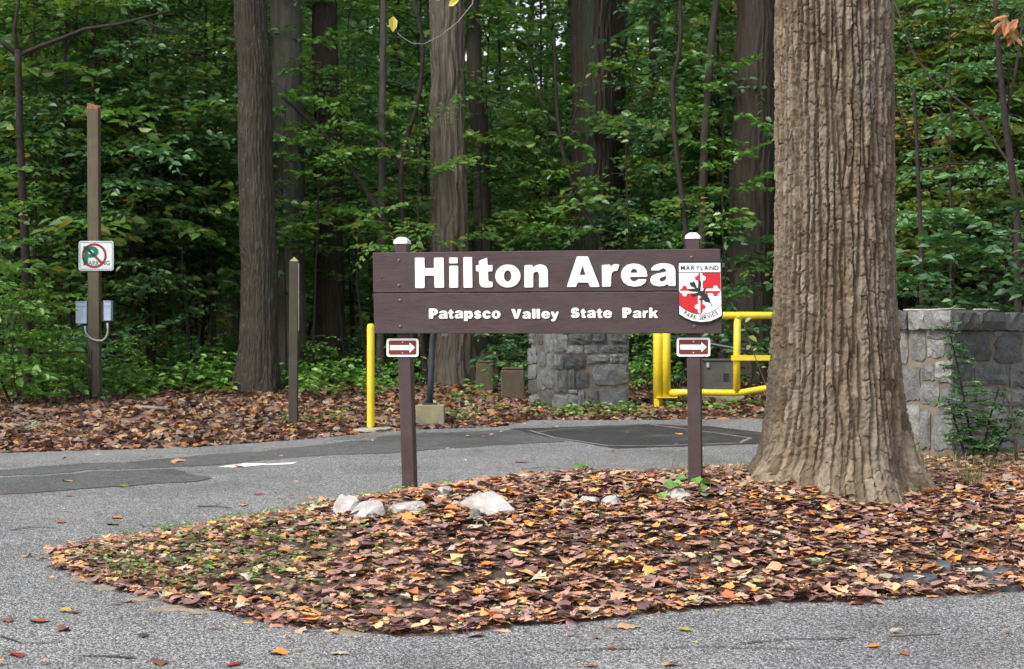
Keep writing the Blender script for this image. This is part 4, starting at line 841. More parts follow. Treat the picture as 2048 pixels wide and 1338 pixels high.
def sapling_meshes(H, R, nb, leafL, leafmat, lo=.15, step=.055, stem_r=.03, bend=.25):
    s = Sprays(); zs = np.linspace(0, H, 9); bx, by = RNG.uniform(-bend, bend, 2); path = np.stack([bx * np.sin(zs / H * 3) + RNG.normal(0, .03, 9), by * np.sin(zs / H * 2.5), zs - .05], 1)
    s.wood.tube(path, stem_r * (1 - .75 * zs / H), 6, False)
    for i in range(nb):
        z = H * (lo + (1 - lo) * (i + RNG.random()) / nb); a = V(np.interp(z, zs, path[:, 0]), np.interp(z, zs, path[:, 1]), z)
        az = i * 2.399 + RNG.normal(0, .3); ln = R * RNG.uniform(.55, 1.1) * (1.05 - .55 * z / H)
        s.branch(a, V(math.cos(az), math.sin(az), RNG.uniform(-.15, .95)), ln, leafL * RNG.uniform(.75, 1.3), step, stem_r * .32, droop=RNG.uniform(.05, .45))
    m = s.mesh('crown', leafmat); w = np.concatenate(s.wood.v)
    me = bpy.data.meshes.new('stem'); me.from_pydata(w.tolist(), [], s.wood.f); me.materials.append(M['stem']); me.update()
    return me, m
def plant_obj(name, sm, cm, loc, rz, sc, lab, cat, group=None, stem='stem', crown='crown'):
    e = empty(name, loc, lab, cat, group); e.rotation_euler = (0, 0, rz); e.scale = (sc, sc, sc)
    obj_np(stem, sm, e); obj_np(crown, cm, e); return e
VARS = [sapling_meshes(6.0, 2.1, 30, .135, M['leaf'], step=.07), sapling_meshes(4.2, 1.8, 28, .10, M['leaf']), sapling_meshes(7.5, 2.4, 38, .11, M['leaf2'], .25), sapling_meshes(5.0, 1.9, 28, .10, M['leafy'], .3), sapling_meshes(3.2, 1.5, 22, .105, M['leaf2'], .12), sapling_meshes(5.6, 2.2, 32, .10, M['leafb'], .3)]
VARS += [sapling_meshes(5.6, 1.8, 17, .125, M['leafb'], .4, .06, .022), sapling_meshes(5.0, 2.0, 15, .125, M['leaf'], .4, .06, .022)]
BUSH = [sapling_meshes(1.7, .95, 20, .105, M['leafb'], .12, .06, .014), sapling_meshes(1.3, .9, 18, .12, M['leaf2'], .1, .07, .012), sapling_meshes(2.4, 1.1, 24, .11, M['leaf'], .08, .055, .018)]
M['leafd'] = m_leaf('deep_green_leaf', [(0, (.030, .085, .032)), (.4, (.045, .120, .042)), (.8, (.060, .150, .048)), (1, (.10, .19, .05))], .3, .45, .55)
BIG = [sapling_meshes(2.3, 1.1, 26, .15, M['leafd'], .08, .08, .016), sapling_meshes(1.7, .9, 22, .14, M['leafd'], .06, .075, .014)]

# ------------------------------------------------------------------ trees
def crown_mesh(seed, r, h, n, leaf, mat):
    g = np.random.default_rng(seed); k = n // 40; c = g.normal(size=(k, 3)); c /= np.linalg.norm(c, axis=1)[:, None]; c *= (g.random(k) ** .4)[:, None]; c = c * V(r, r, h)
    P = np.repeat(c, 40, 0) + g.normal(0, .55, (k * 40, 3)) * V(1, 1, .45); D = g.normal(size=P.shape); D[:, 2] *= .35; N = V(0, 0, 1) + g.normal(0, .5, P.shape); L = leaf * g.uniform(.6, 1.3, len(P))
    v, f = leaf_arrays(P, D, N, L, L * .75); return mesh_np('crown', v, f, mat, False)
CROWN = [crown_mesh(1, 4.2, 2.4, 380, .42, M['leaf']), crown_mesh(2, 4.8, 2.6, 420, .45, M['leaf']), crown_mesh(3, 3.6, 2.6, 320, .40, M['leafb'])]
def tree(name, pts, d, width_px, mat, lab, cat='tree', group=None, n=14, crown=True, height=13.0, flare=.35, branches=(), rough=.03, nc=0, depth=.06, plate=.3):
    """trunk through photo points (px,py) at distance d, widths in px along the points"""
    p0 = at(pts[-1][0], pts[-1][1], d); zg = surf(p0[0], d)
    P = [at(x, y, d) for x, y in pts][::-1]; W = (list(width_px) if hasattr(width_px, '__len__') else [width_px] * len(pts))[::-1]; R = [w * d / F / 2 for w in W]
    if P[0][2] > zg + .05:
        k = (P[1] - P[0]) / max(.2, (P[1][2] - P[0][2])); q = P[0] + k * (zg - P[0][2]) * .5; P.insert(0, V(q[0], q[1], zg)); R.insert(0, R[0])
    base = V(P[0][0], P[0][1], zg); R0 = R[0]
    # resample, flare at the foot, continue above the frame
    zs = [p[2] for p in P]; ztop = max(height, zs[-1] + .5) if crown else zs[-1]
    Z = np.concatenate([(np.arange(-.15, 1.2, .05) if nc else np.array([-.15, 0, .06, .15, .3, .5, .8])) + zg, np.arange(zg + 1.2, min(ztop, 7), .05 if nc else .35), np.arange(7.5, ztop, 1.0)]); Z = np.unique(np.append(Z[Z < ztop - .02], ztop))
    xx = np.interp(Z, zs, [p[0] for p in P]); yy = np.interp(Z, zs, [p[1] for p in P]); rr = np.interp(Z, zs, R)
    up = Z > zs[-1]
    if up.any():
        dx = (P[-1][0] - P[-2][0]) / max(.3, P[-1][2] - P[-2][2]); dx = float(np.clip(dx, -.15, .15)); xx[up] = P[-1][0] + dx * (Z[up] - zs[-1]); rr[up] = R[-1] * np.clip(1 - .55 * (Z[up] - zs[-1]) / max(1, ztop - zs[-1]), .3, 1)
    fl = flare * np.exp(-np.maximum(Z - zg, 0) / (.9 * R0 + .12)); ph = RNG.uniform(0, 6)
    e = empty(name, base, lab, cat, group)
    xx = xx + .12 * R0 * vnoise(Z * 2.1, Z * 0, int(p0[0] * 10) + 50)
    path = np.stack([xx, yy, Z], 1); sdd = int(RNG.integers(999)); mb = MB(); it = iter(range(10 ** 6))
    fk = {'i': 0}
    def wob(th, Lq):
        i = fk['i']; fk['i'] += 1; return (1 + fl[i] * (1 + .35 * np.cos(5 * th + ph) + .2 * np.cos(3 * th - ph))) + rough * 2 * vnoise(th / (2 * math.pi) * 9, np.full_like(th, Lq * 1.2), sdd, 9) + (depth * (furrow(th / (2 * math.pi) * nc * .99999, np.full_like(th, Lq), nc, sdd, .4, plate, .6)[0] - 1) if nc else 0)
    mb.tube(path, rr, n, True, wob)
    if crown:
        for i in range(5):
            z = ztop - .6 - i * .7; az = i * 2.4 + ph; a = V(np.interp(z, Z, xx), yy[-1], z); r0 = np.interp(z, Z, rr) * .45; ln = 2.6
            mb.tube([a, a + V(math.cos(az), math.sin(az), .5) * ln * .5, a + V(math.cos(az), math.sin(az), .7) * ln], [r0, r0 * .7, r0 * .3], 7, False)
    for br in branches:
        pp = [at(x, y, d + (dd if dd else 0)) for x, y, w, dd in br]; mb.tube(pp, [w * d / F / 2 for x, y, w, dd in br], 7, True)
    tr = mb.build('trunk', mat, e, True)
    if crown:
        c = obj_np('crown', CROWN[sdd % 3], e, (xx[-1] - base[0], yy[-1] - base[1], ztop + .4 - base[2])); c.rotation_euler = (0, 0, ph); c.scale = (1.1, 1.1, 1.1)
    return e
tree('oak_tree', [(502, 0), (512, 250), (518, 500), (518, 690), (514, 770)], 22.5, (66, 69, 73, 76, 84), M['bark_oak'], 'tall straight dark oak trunk speckled with pale lichen left of the marker post', n=110, flare=.22, rough=.012, nc=34, depth=.07)
tree('hickory_tree', [(893, 0), (897, 300), (900, 500), (905, 660), (905, 745)], 24, (69, 73, 75, 80, 92), M['bark_shag'], 'grey shaggy-barked trunk rising behind the word Hilton on the sign', n=90, flare=.35, rough=.04, nc=15, depth=.13, plate=.6)
tree('tulip_tree', [(1187, 0), (1184, 300), (1183, 470), (1183, 650), (1183, 740)], 26, (87, 88, 90, 92, 96), M['bark_green'], 'wide dark trunk with a green algae stripe behind the word Area', n=100, flare=.3, nc=26, depth=.09)
tree('tulip_tree', [(1512, 0), (1506, 250), (1500, 480), (1495, 620), (1493, 740)], 24.5, (76, 86, 92, 94, 98), M['bark_far'], 'thick near-black trunk half hidden by the large foreground tree', n=90, flare=.3, nc=26, depth=.08)
tree('oak_tree', [(572, 0), (578, 350), (580, 600), (580, 735)], 24.6, (64, 62, 60, 62), M['bark_pale'], 'pale grey trunk just behind the dark oak', n=64, nc=18, depth=.05)
tree('oak_tree', [(648, 0), (655, 300), (658, 500), (660, 735)], 25.6, (50, 56, 60, 64), M['bark_dark'], 'brown trunk deep in shade right of the marker post', n=64, nc=18, depth=.07)
tree('maple_tree', [(946, 0), (950, 150), (960, 300), (966, 480), (968, 735)], 25.6, (26, 30, 34, 36, 40), M['bark_far'], 'slender leaning trunk right of the grey shaggy trunk', n=18)
tree('maple_tree', [(1240, 0), (1236, 200), (1232, 460), (1230, 720)], 27, (34, 32, 32, 34), M['bark_far'], 'narrow trunk tucked against the right side of the green-striped trunk', n=18)
tree('maple_tree', [(766, 60), (764, 250), (762, 500), (760, 735)], 24, (13, 14, 15, 16), M['bark_pale'], 'thin pale straight trunk just left of the left sign post', n=12)
tree('young_tree', [(1360, 0), (1363, 90), (1345, 165), (1350, 280), (1365, 400), (1374, 480), (1376, 740)], 23, (7, 9, 10, 10, 11, 12, 13), M['stem'], 'thin dark crooked trunk above the right sign post', n=10, flare=.2)
tree('young_tree', [(1432, 0), (1420, 120), (1410, 250), (1405, 400), (1402, 740)], 24, (13, 15, 16, 17, 18), M['bark_far'], 'dark sapling trunk right of the crooked one', n=12, flare=.2)
tree('maple_tree', [(1304, 0), (1308, 250), (1312, 480), (1312, 720)], 30, (15, 16, 17, 18), M['bark_far'], 'straight distant trunk above the word Area', n=10)
tree('maple_tree', [(398, 40), (402, 300), (406, 520), (406, 720)], 30, (14, 16, 17, 18), M['bark_far'], 'straight distant trunk left of the dark oak', n=10)
tree('young_tree', [(35, 100), (38, 200), (42, 330), (48, 450), (55, 600), (55, 760)], 21.5, (14, 15, 16, 17, 18, 20), M['stem'], 'dark forked young tree with long arching limb at the far left', n=12, crown=False, flare=.25,
     branches=([(36, 110, 10, 0), (28, 60, 8, 0), (38, 0, 6, 0), (42, -60, 5, 0)], [(36, 112, 11, 0), (75, 95, 9, 0), (120, 78, 8, -.1), (170, 58, 7, -.2), (240, 48, 6, -.3), (300, 32, 5, -.3), (340, 22, 3, -.3)], [(36, 112, 11, 0), (10, 88, 10, 0), (-40, 60, 8, 0)], [(240, 48, 5, -.3), (280, 40, 4, -.3), (330, 60, 3, -.3), (370, 74, 2, -.3)]))
tree('leaning_tree', [(565, 195), (615, 235), (660, 280), (710, 345), (750, 410), (790, 480), (830, 560), (850, 745)], 23.1, (6, 7, 8, 9, 10, 11, 12, 13), M['stem'], 'black leaning stem slanting down to the left sign post', n=8, crown=False, flare=.1)
tree('young_tree', [(828, 0), (848, 90), (838, 200), (815, 270), (800, 340), (806, 470), (806, 720)], 23.5, (7, 8, 9, 9, 10, 11, 12), M['stem'], 'dark forked young tree between the leaning stem and the shaggy trunk', n=10, crown=False, flare=.2, branches=([(800, 340, 9, 0), (770, 285, 8, .2), (735, 255, 6, .3), (690, 240, 4, .3)],))
tree('young_tree', [(1108, 60), (1112, 180), (1118, 270), (1140, 360), (1170, 430), (1205, 480), (1210, 740)], 24.5, (6, 7, 8, 9, 9, 10, 11), M['stem'], 'very thin curved dark stem crossing the green-striped trunk', n=8, crown=False, flare=.1, branches=([(1118, 270, 5, 0), (1085, 215, 4, 0), (1060, 120, 3, 0)], [(1125, 300, 5, 0), (1160, 200, 4, 0), (1180, 90, 3, 0)]))
tree('young_tree', [(1990, 0), (1998, 120), (2010, 240), (2024, 340), (2034, 440), (2036, 650)], 18.5, (10, 12, 13, 14, 15, 16), M['stem'], 'dark thin stem leaning right at the right frame edge', n=10, crown=False, flare=.2, branches=([(2010, 240, 7, 0), (2030, 150, 6, .1), (2046, 40, 5, .2)],))
tree('young_tree', [(1828, 180), (1833, 280), (1838, 380), (1842, 470), (1845, 650)], 18, (6, 7, 8, 9, 10), M['stem'], 'slim dark stem just right of the large trunk above the wall', n=8, crown=False, flare=.2, branches=([(1838, 340, 5, 0), (1900, 328, 4, .1), (1990, 330, 3, .2)], [(1836, 300, 5, 0), (1812, 260, 4, 0), (1795, 200, 3, 0)]))
tree('leaning_tree', [(1788, 0), (1830, 120), (1880, 180), (1950, 225), (2020, 330), (2090, 500)], 20, (3, 4, 5, 5, 5, 5), M['bark_far'], 'long thin bent stem arching across the upper right', n=8, crown=False, flare=.1)
# ------------------------------------------------------------------ big foreground tree with modelled bark
TD = 9.45
tb = at(1667, 1000, TD); tz = surf(tb[0], TD); hero = empty('tulip_tree', (tb[0], TD, tz), 'massive foreground trunk with deeply furrowed tan bark right of the sign', 'tree')
nt, nz = 460, 860; th = np.linspace(0, 2 * math.pi, nt, endpoint=False); zz = np.linspace(-.12, 3.75, nz)
prof_y = [1020, 1000, 975, 940, 910, 880, 840, 800, 700, 600, 500, 300, 0, -300]; prof_l = [1430, 1448, 1468, 1488, 1512, 1520, 1528, 1533, 1540, 1545, 1548, 1550, 1549, 1549]; prof_r = [1890, 1868, 1850, 1832, 1821, 1816, 1810, 1805, 1798, 1792, 1790, 1788, 1784, 1782]
pz = np.array([at(0, y, TD)[2] for y in prof_y]) - tz; pr_ = (np.array(prof_r) - np.array(prof_l)) / 2 / F * TD; pcx = ((np.array(prof_r) + np.array(prof_l)) / 2 - CX) / F * TD - tb[0]
o_ = np.argsort(pz); RR = np.interp(zz, pz[o_], pr_[o_]); CXX = np.interp(zz, pz[o_], pcx[o_])
TH, ZZ = np.meshgrid(th, zz); NC = 60; u = TH / (2 * math.pi) * NC
rid, cid = furrow(u, ZZ, NC, 41, .36, .11, 1.0); low = np.exp(-np.maximum(ZZ, 0) / .30)
hgt = (.030 * rid + .010 * (cid - .5) * rid) * (1 - .4 * low) + .009 * fbm(u * 1.3, ZZ * 20, 51, 5) + .009 * vnoise(u * 3, ZZ * 60, 55, NC * 3)
lob = 1 + low * (.06 * np.cos(5 * TH + .4) + .05 * np.cos(8 * TH + 2) + .03 * np.cos(3 * TH))
rad = RR[:, None] * lob - .030 + hgt + .02 * vnoise(u * .15, ZZ * .8, 71, 6)
vx = CXX[:, None] + np.cos(TH) * rad; vy = np.sin(TH) * rad; verts = np.stack([vx, vy, ZZ], -1).reshape(-1, 3)
ii = np.arange(nt * nz).reshape(nz, nt); nxt = np.roll(ii, -1, 1); q = np.stack([ii[:-1], nxt[:-1], nxt[1:], ii[1:]], -1).reshape(-1, 4)
uvh = np.stack([TH * .37, ZZ], -1).reshape(-1, 2)
trunk = obj_np('trunk', mesh_np('trunk', verts, q, M['bark_hero'], False, uvh), hero)
pa_ = trunk.data.attributes.new('plate', 'FLOAT', 'POINT'); pa_.data.foreach_set('value', cid.ravel().astype(np.float32))
up = MB(); tp = V(tb[0] + CXX[-1], TD, tz + 3.72); R1 = RR[-1]
up.tube([tp, tp + V(0, 0, 2), tp + V(.05, 0, 5), tp + V(.1, .1, 9)], [R1 * .985, R1 * .93, R1 * .8, R1 * .5], 40, True)
up.build('upper_trunk', M['bark_hero'], hero, True)
lb = MB(); lA = tp + V(-.2, -.1, .25)
lb.tube([lA, lA + V(-.6, -.3, .25), lA + V(-1.3, -.45, .25), lA + V(-2.0, -.5, .1), lA + V(-2.4, -.5, -.06)], [.07, .055, .04, .025, .012], 9, True)
lB = tp + V(.25, -.1, .2); lb.tube([lB, lB + V(.4, -.4, .2), lB + V(.85, -.7, .0)], [.05, .03, .012], 9, True)
lb.build('limb', M['bark_hero'], hero, True)
cmh = CROWN[1]; c = obj_np('crown', cmh, hero, (0, 0, 13.5))

# ------------------------------------------------------------------ understory and distant woods
def inpx(x, y): return CX + x / y * F
SAPL = {0: ('green broad-crowned sapling in the understory of the woods', 'broad green understory saplings'), 1: ('low green sapling in the understory of the woods', 'low green understory saplings'), 2: ('tall bluish green sapling in the understory of the woods', 'tall bluish understory saplings'), 3: ('yellowing sapling in the understory of the woods', 'yellowing understory saplings'), 4: ('short bluish green sapling in the understory of the woods', 'short bluish understory saplings'), 5: ('bright green sapling in the understory of the woods', 'bright green understory saplings')}
TRUNKS = [(518, 45, 22.5), (900, 48, 24), (1185, 52, 26), (1503, 52, 24.5)]; MINOR = [(575, 34, 25), (655, 34, 26), (960, 20, 26), (762, 10, 25), (805, 10, 24.5), (720, 60, 23.5)]
cnt = 0
pr = random.Random(5)
def strat(n, d0, d1, xm):
    out = []
    for i in range(n):
        d = d0 + (d1 - d0) * ((i + pr.random()) / n); half = xm + .33 * d; out.append((pr.uniform(-half, half), d))
    return out
near = []
for (x, d) in strat(190, 22.8, 30, .5):
    if d - edge_y(x) > 4.5 and len(near) < 62 and not any(abs(inpx(x, d) - tp_) < tw_ + 1.25 * F / d and d < td_ + 1.2 for tp_, tw_, td_ in TRUNKS) and not any(abs(inpx(x, d) - tp_) < tw_ + .75 * F / d and d < td_ for tp_, tw_, td_ in MINOR): near.append((x, d))
for (x, d) in near + strat(42, 28, 34, 1.5) + strat(48, 34, 44, 2) + strat(46, 44, 58, 3):
    k = pr.choices([0, 1, 2, 3, 4, 5], [5, 4, 4, 1.6, 3, 2])[0]; px = inpx(x, d)
    z = float(floor_z(np.array([x]), np.array([d]))[0]); s = pr.uniform(.85, 1.35) * (1 if d < 36 else 1.35)
    plant_obj('sapling', *VARS[k], (x, d, z), pr.uniform(0, 6.28), s, SAPL[k][0], 'sapling', SAPL[k][1])
# nearer, singled out by where they stand
for px, d, k, s, lab in [(60, 22.5, 0, 1.0, 'leafy green sapling behind the forked tree at the far left'), (300, 24.5, 0, 1.05, 'broad green sapling filling the gap right of the wooden pole'), (205, 25.5, 1, 1.2, 'green sapling directly behind the wooden pole'), (420, 26, 2, .95, 'tall bluish green sapling left of the dark oak'), (700, 27.5, 5, .85, 'bright green sapling between the marker post and the left sign post'), (625, 23.3, 6, .9, 'airy sapling with few leafy branches right of the dark oak'), (735, 23.8, 7, .85, 'airy sapling beside the black leaning stem'), (1095, 24.6, 6, .8, 'airy sapling spreading leaves across the green-striped trunk'), (1280, 24, 7, .95, 'airy sapling left of the crooked dark stem'), (1450, 23.4, 6, .85, 'airy sapling with leaves in front of the near-black trunk'), (985, 24.6, 7, .9, 'airy sapling right of the grey shaggy trunk'), (390, 23.6, 7, 1.0, 'airy sapling left of the dark oak'), (690, 24.6, 7, .95, 'airy sapling covering the brown shaded trunk'), (570, 24.0, 6, .8, 'airy sapling in front of the pale grey trunk'), (850, 23.3, 7, .8, 'airy sapling left of the grey shaggy trunk'),
                         (1060, 27.5, 5, .9, 'bright green sapling between the shaggy and the green-striped trunks'), (1330, 25.5, 2, .8, 'bluish green sapling above the right half of the sign'), (1420, 25, 0, .9, 'green sapling behind the crooked stem'), (1900, 21, 2, .8, 'bluish green sapling above the stone wall'), (2010, 22.5, 0, 1.0, 'green sapling at the right edge above the wall'), (1800, 23, 3, .9, 'yellowing sapling right of the large foreground trunk')]:
    x = (px - CX) / F * d; z = surf(x, d); plant_obj('sapling', *VARS[k], (x, d, z), pr.uniform(0, 6.28), s, lab, 'sapling')
for px, d, k, s, lab in [(20, 20.2, 2, 1.0, 'dense bright bush at the far left edge'), (85, 20.6, 0, .95, 'light green bush left of the wooden pole foot'), (150, 20.9, 1, .7, 'low dark bush hugging the left of the wooden pole'), (-60, 19.6, 0, 1.2, 'tall bush cut by the left frame edge'), (45, 19.4, 0, .8, 'bright light green bush nearest the road at far left'), (110, 19.9, 0, .62, 'small bright bush between the far left bush and the wooden pole'), (235, 21.6, 0, .45, 'low bright bush touching the right side of the wooden pole'), (420, 23.2, 0, .42, 'bright low bush left of the dark oak'), (618, 24.2, 0, .42, 'bright low bush between the dark oak and the brown shaded trunk'), (330, 23.6, 0, .55, 'bright bush behind the dark root tangle'), (800, 23, 0, .45, 'low bright bush behind the gooseneck pedestal'),
                         (262, 22.5, 0, .5, 'small light bush right of the wooden pole'), (390, 23.5, 1, .55, 'low dark bush near the foot of the dark oak'), (640, 23, 0, .42, 'small bright bush right of the marker post'), (700, 25, 1, .6, 'low dark bush behind the yellow bollard'), (1010, 23.5, 1, .8, 'dark bush left of the stone pillar'), (1290, 22.5, 0, .55, 'small bright bush right of the stone pillar')]:
    x = (px - CX) / F * d; plant_obj('bush', *BUSH[k], (x, d, surf(x, d)), pr.uniform(0, 6.28), s, lab, 'bush')
for px, d, k, s, lab in [(1500, 22.0, 0, .95, 'large-leaved shrub between gate and large trunk'), (1420, 22.6, 1, .8, 'large-leaved shrub behind the arrow plate on the right post'), (1840, 16.5, 0, .8, 'large-leaved shrub behind the left end of the stone wall'), (1930, 17, 0, .9, 'large-leaved shrub behind the middle of the stone wall'), (2030, 16.6, 0, .95, 'large-leaved shrub behind the right end of the stone wall'), (1040, 22.3, 1, .6, 'large-leaved plant peeking left of the stone pillar'), (1330, 23, 1, .75, 'large-leaved shrub behind the gate hinge post')]:
    x = (px - CX) / F * d; plant_obj('shrub', *BIG[k], (x, d, surf(x, d)), pr.uniform(0, 6.28), s, lab, 'shrub')
# distant trunks: three kinds shared by all copies
def far_trunk(r, h, mat):
    mb = MB(); z = np.linspace(-.2, h, 9); x = np.cumsum(RNG.normal(0, .05, 9)); mb.tube(np.stack([x, np.cumsum(RNG.normal(0, .05, 9)), z], 1), r * (1 - .5 * z / h), 9, False)
    o = mb.build('trunk', mat, None, True); me = o.data; bpy.data.objects.remove(o); return me
FT = [far_trunk(.20, 14, M['bark_far']), far_trunk(.12, 13, M['stem']), far_trunk(.28, 15, M['bark_dark']), far_trunk(.07, 11, M['bark_pale'])]
for i, (x, d) in enumerate(strat(70, 31, 64, 6)):
    k = pr.choice([0, 1, 1, 2, 3, 0]); z = float(floor_z(np.array([x]), np.array([d]))[0])
    e = empty('forest_tree', (x, d, z), 'unseen side tree outside the frame, added to shade the woods', 'tree', 'distant trees deep in the woods'); e.rotation_euler = (0, 0, pr.uniform(0, 6))
    obj_np('trunk', FT[k], e); c = obj_np('crown', CROWN[i % 3], e, (0, 0, pr.uniform(11, 14.5))); c.rotation_euler = (0, 0, pr.uniform(0, 6))
for x, d in [(-10, 20), (-13, 16.5), (-15, 23), (-11.5, 26), (-18, 19), (-9.6, 23.5), (11, 24), (13, 19), (10, 29), (15, 26)]:  # unseen trees past both frame edges, added so their crowns shade the woods
    e = empty('forest_tree', (x, d, float(floor_z(np.array([x]), np.array([d]))[0])), 'unseen side tree outside the frame, added to shade the woods', 'tree', 'distant trees deep in the woods')
    obj_np('trunk', FT[int(abs(x)) % 3], e); c = obj_np('crown', CROWN[int(d) % 3], e, (0, 0, 11.5)); c.scale = (1.1, 1.1, 1.3)
n = 52000; d = RNG.uniform(56, 84, n); x = RNG.uniform(-1, 1, n) * (d * .40 + 5); z = SL * d + RNG.uniform(0, 1, n) ** 1.25 * 21
kx = CX + x / d * F; ky = CY - (z - EYE) / d * F
n2 = 16000; d[:n2] = RNG.uniform(80, 95, n2); x[:n2] = RNG.uniform(-1, 1, n2) * 42; z[:n2] = SL * d[:n2] + RNG.uniform(0, 1, n2) ** 1.1 * 24; kx = CX + x / d * F; ky = CY - (z - EYE) / d * F
keep = ~((ky < 190) & (np.abs(kx - 1010) < 130) & (RNG.random(n) < .75)); P = np.stack([x, d, z], 1)[keep]; n = len(P)
D = RNG.normal(size=(n, 3)); D[:, 2] *= .4; L = RNG.uniform(.4, .85, n) * np.where(P[:, 1] > 79, 1.9, 1); v, f = leaf_arrays(P, D, V(0, -.5, 1) + rv(n, .5), L, L * .7)
tag(obj_np('far_wood', mesh_np('far_wood', v, f, M['leaf'], False)), 'far green mass of woods closing the view', 'woods', kind='stuff')
# low plants on the forest floor
Ps, Ds, Ns, Ls = [], [], [], []
gx = np.random.default_rng(3)
for i in range(4200):
    d = gx.uniform(20.6, 37) ** 1.0; x = gx.uniform(-1, 1) * (d * .33 + .5); e_ = d - edge_y(x)
    den = vnoise(np.array([x * .7]), np.array([d * .7]), 77)[0] + .5
    if den < .36 + .3 * (d < 21.6) : continue
    if e_ < 3.6 and gx.random() < .9: continue
    if any(abs(inpx(x, d) - tp_) < tw_ + 12 and d < td_ for tp_, tw_, td_ in TRUNKS): continue
    z = float(floor_z(np.array([x]), np.array([d]))[0]); h = gx.uniform(.06, .42) * (.7 + den); m = int(gx.integers(5, 12))
    a = gx.uniform(0, 6.28, m); t = gx.uniform(.4, 1, m); Ps.append(np.stack([x + np.cos(a) * .07 * t, d + np.sin(a) * .07 * t, z + h * t], 1)); Ds.append(np.stack([np.cos(a), np.sin(a), -.15 + 0 * a], 1)); Ns.append(V(0, 0, 1) + gx.normal(0, .3, (m, 3))); Ls.append(gx.uniform(.06, .13, m))
P, D, N, L = map(np.concatenate, (Ps, Ds, Ns, Ls)); v, f = leaf_arrays(P, D, N, L, L * .62)
tag(obj_np('undergrowth', mesh_np('undergrowth', v, f, M['leafb'], False)), 'low green plants covering the forest floor', 'undergrowth', kind='stuff')
# weeds at the road edge by pillar, bollard and on the mound
Ps, Ds, Ns, Ls = [], [], [], []
def weed(x, y, h, m, l, spread=.05):
    if any(((x - rx) / (ra + .04)) ** 2 + ((y - ry) / (rb + .08)) ** 2 < 1 for rx, ry, ra, rb in ROCKS): return
    z = surf(x, y); a = gx.uniform(0, 6.28, m); t = gx.uniform(.3, 1, m); Ps.append(np.stack([x + np.cos(a) * spread * t, y + np.sin(a) * spread * t, z + .015 + h * t], 1)); Ds.append(np.stack([np.cos(a), np.sin(a), .1 + 0 * a], 1)); Ns.append(V(0, 0, 1) + gx.normal(0, .35, (m, 3))); Ls.append(gx.uniform(.7, 1.2, m) * l)
for px0, px1, py0, py1, nn, h, l in [(1060, 1300, 818, 838, 60, .10, .07), (890, 1000, 800, 850, 25, .09, .06), (560, 700, 830, 862, 22, .06, .05), (940, 990, 745, 800, 22, .2, .09), (1300, 1520, 800, 832, 45, .10, .07), (860, 935, 700, 760, 22, .25, .1), (640, 760, 740, 800, 40, .2, .1), (230, 470, 755, 790, 60, .2, .09)]:
    for _ in range(nn): p = ground_at(gx.uniform(px0, px1), gx.uniform(py0, py1)); weed(p[0], p[1], h * gx.uniform(.3, 1), int(gx.integers(5, 10)), l)
for _ in range(270):
    px, py = gx.normal(430, 190), gx.normal(1140, 42); p = ground_at(px, py); q = V(p[0], p[1] - .25)
    if mound_z(np.array([q[0]]), np.array([q[1]]))[1][0] > .05: weed(q[0], q[1], .06, int(gx.integers(5, 10)), .026, .035)
for _ in range(230):
    q = (gx.uniform(-1.6, 4.2), gx.uniform(7.1, 9.5))
    if mound_z(np.array([q[0]]), np.array([q[1]]))[1][0] > .03: weed(q[0], q[1], .05, int(gx.integers(2, 6)), .026, .03)
P, D, N, L = map(np.concatenate, (Ps, Ds, Ns, Ls)); v, f = leaf_arrays(P, D, N, L, L * .7)
tag(obj_np('weeds', mesh_np('weeds', v, f, M['weed'], False)), 'small green weeds sprouting among the fallen leaves', 'weeds', kind='stuff')
# grass blades: on the right of the mound, tuft at the left
def blades(spots, name, lab, kind, cat='grass'):
    vs = []; fs = []; n = 0
    for x, y, h, w in spots:
        z = surf(x, y); a = gx.uniform(0, 6.28); ln = gx.uniform(.3, .9) * h; dx, dy = math.cos(a), math.sin(a); sx, sy = -dy * w, dx * w
        b0 = V(x, y, z - .01)
        vs += [b0 - V(sx, sy, 0), b0 + V(sx, sy, 0), b0 + V(dx * ln * .35 + sx * .7, dy * ln * .35 + sy * .7, h * .65), b0 + V(dx * ln * .35 - sx * .7, dy * ln * .35 - sy * .7, h * .65), b0 + V(dx * ln, dy * ln, h * .9)]
        fs.append((n, n + 1, n + 2, n + 3)); fs.append((n + 3, n + 2, n + 4, n + 4)); n += 5
    me = bpy.data.meshes.new(name); me.from_pydata([tuple(p) for p in vs], [], [q if q[2] != q[3] else q[:3] for q in fs]); me.materials.append(M['grass']); me.update()
    return tag(obj_np(name, me), lab, cat, kind=kind)
sp = []
for _ in range(1900):
    y = gx.uniform(9.9, 12.6); x = gx.uniform(1.0, 4.4)
    if mound_z(np.array([x]), np.array([y]))[1][0] > .02 and vnoise(np.array([x * 2]), np.array([y * 2]), 88)[0] > -.2: sp.append((x, y, gx.uniform(.04, .17), .003))
for _ in range(260):
    q = (gx.uniform(-2.3, 3), gx.uniform(7.0, 9.6))
    if mound_z(np.array([q[0]]), np.array([q[1]]))[1][0] > .02:
        for _k in range(5): sp.append((q[0] + gx.normal(0, .02), q[1] + gx.normal(0, .02), gx.uniform(.02, .06), .0016))
blades(sp, 'grass', 'thin straw and green grass by wall and trunk', 'stuff')
p = surf_at(230, 1162); blades([(p[0] + gx.normal(0, .04), p[1] + gx.normal(0, .03), gx.uniform(.05, .1), .002) for _ in range(70)], 'grass_tuft', 'bright green grass tuft near the left tip of the mound', None)
p = surf_at(1945, 975); blades([(p[0] + gx.normal(0, .035), p[1] + gx.normal(0, .03), gx.uniform(.1, .2), .0025) for _ in range(50)], 'grass_tuft', 'tall green grass tuft right of the large trunk', None)

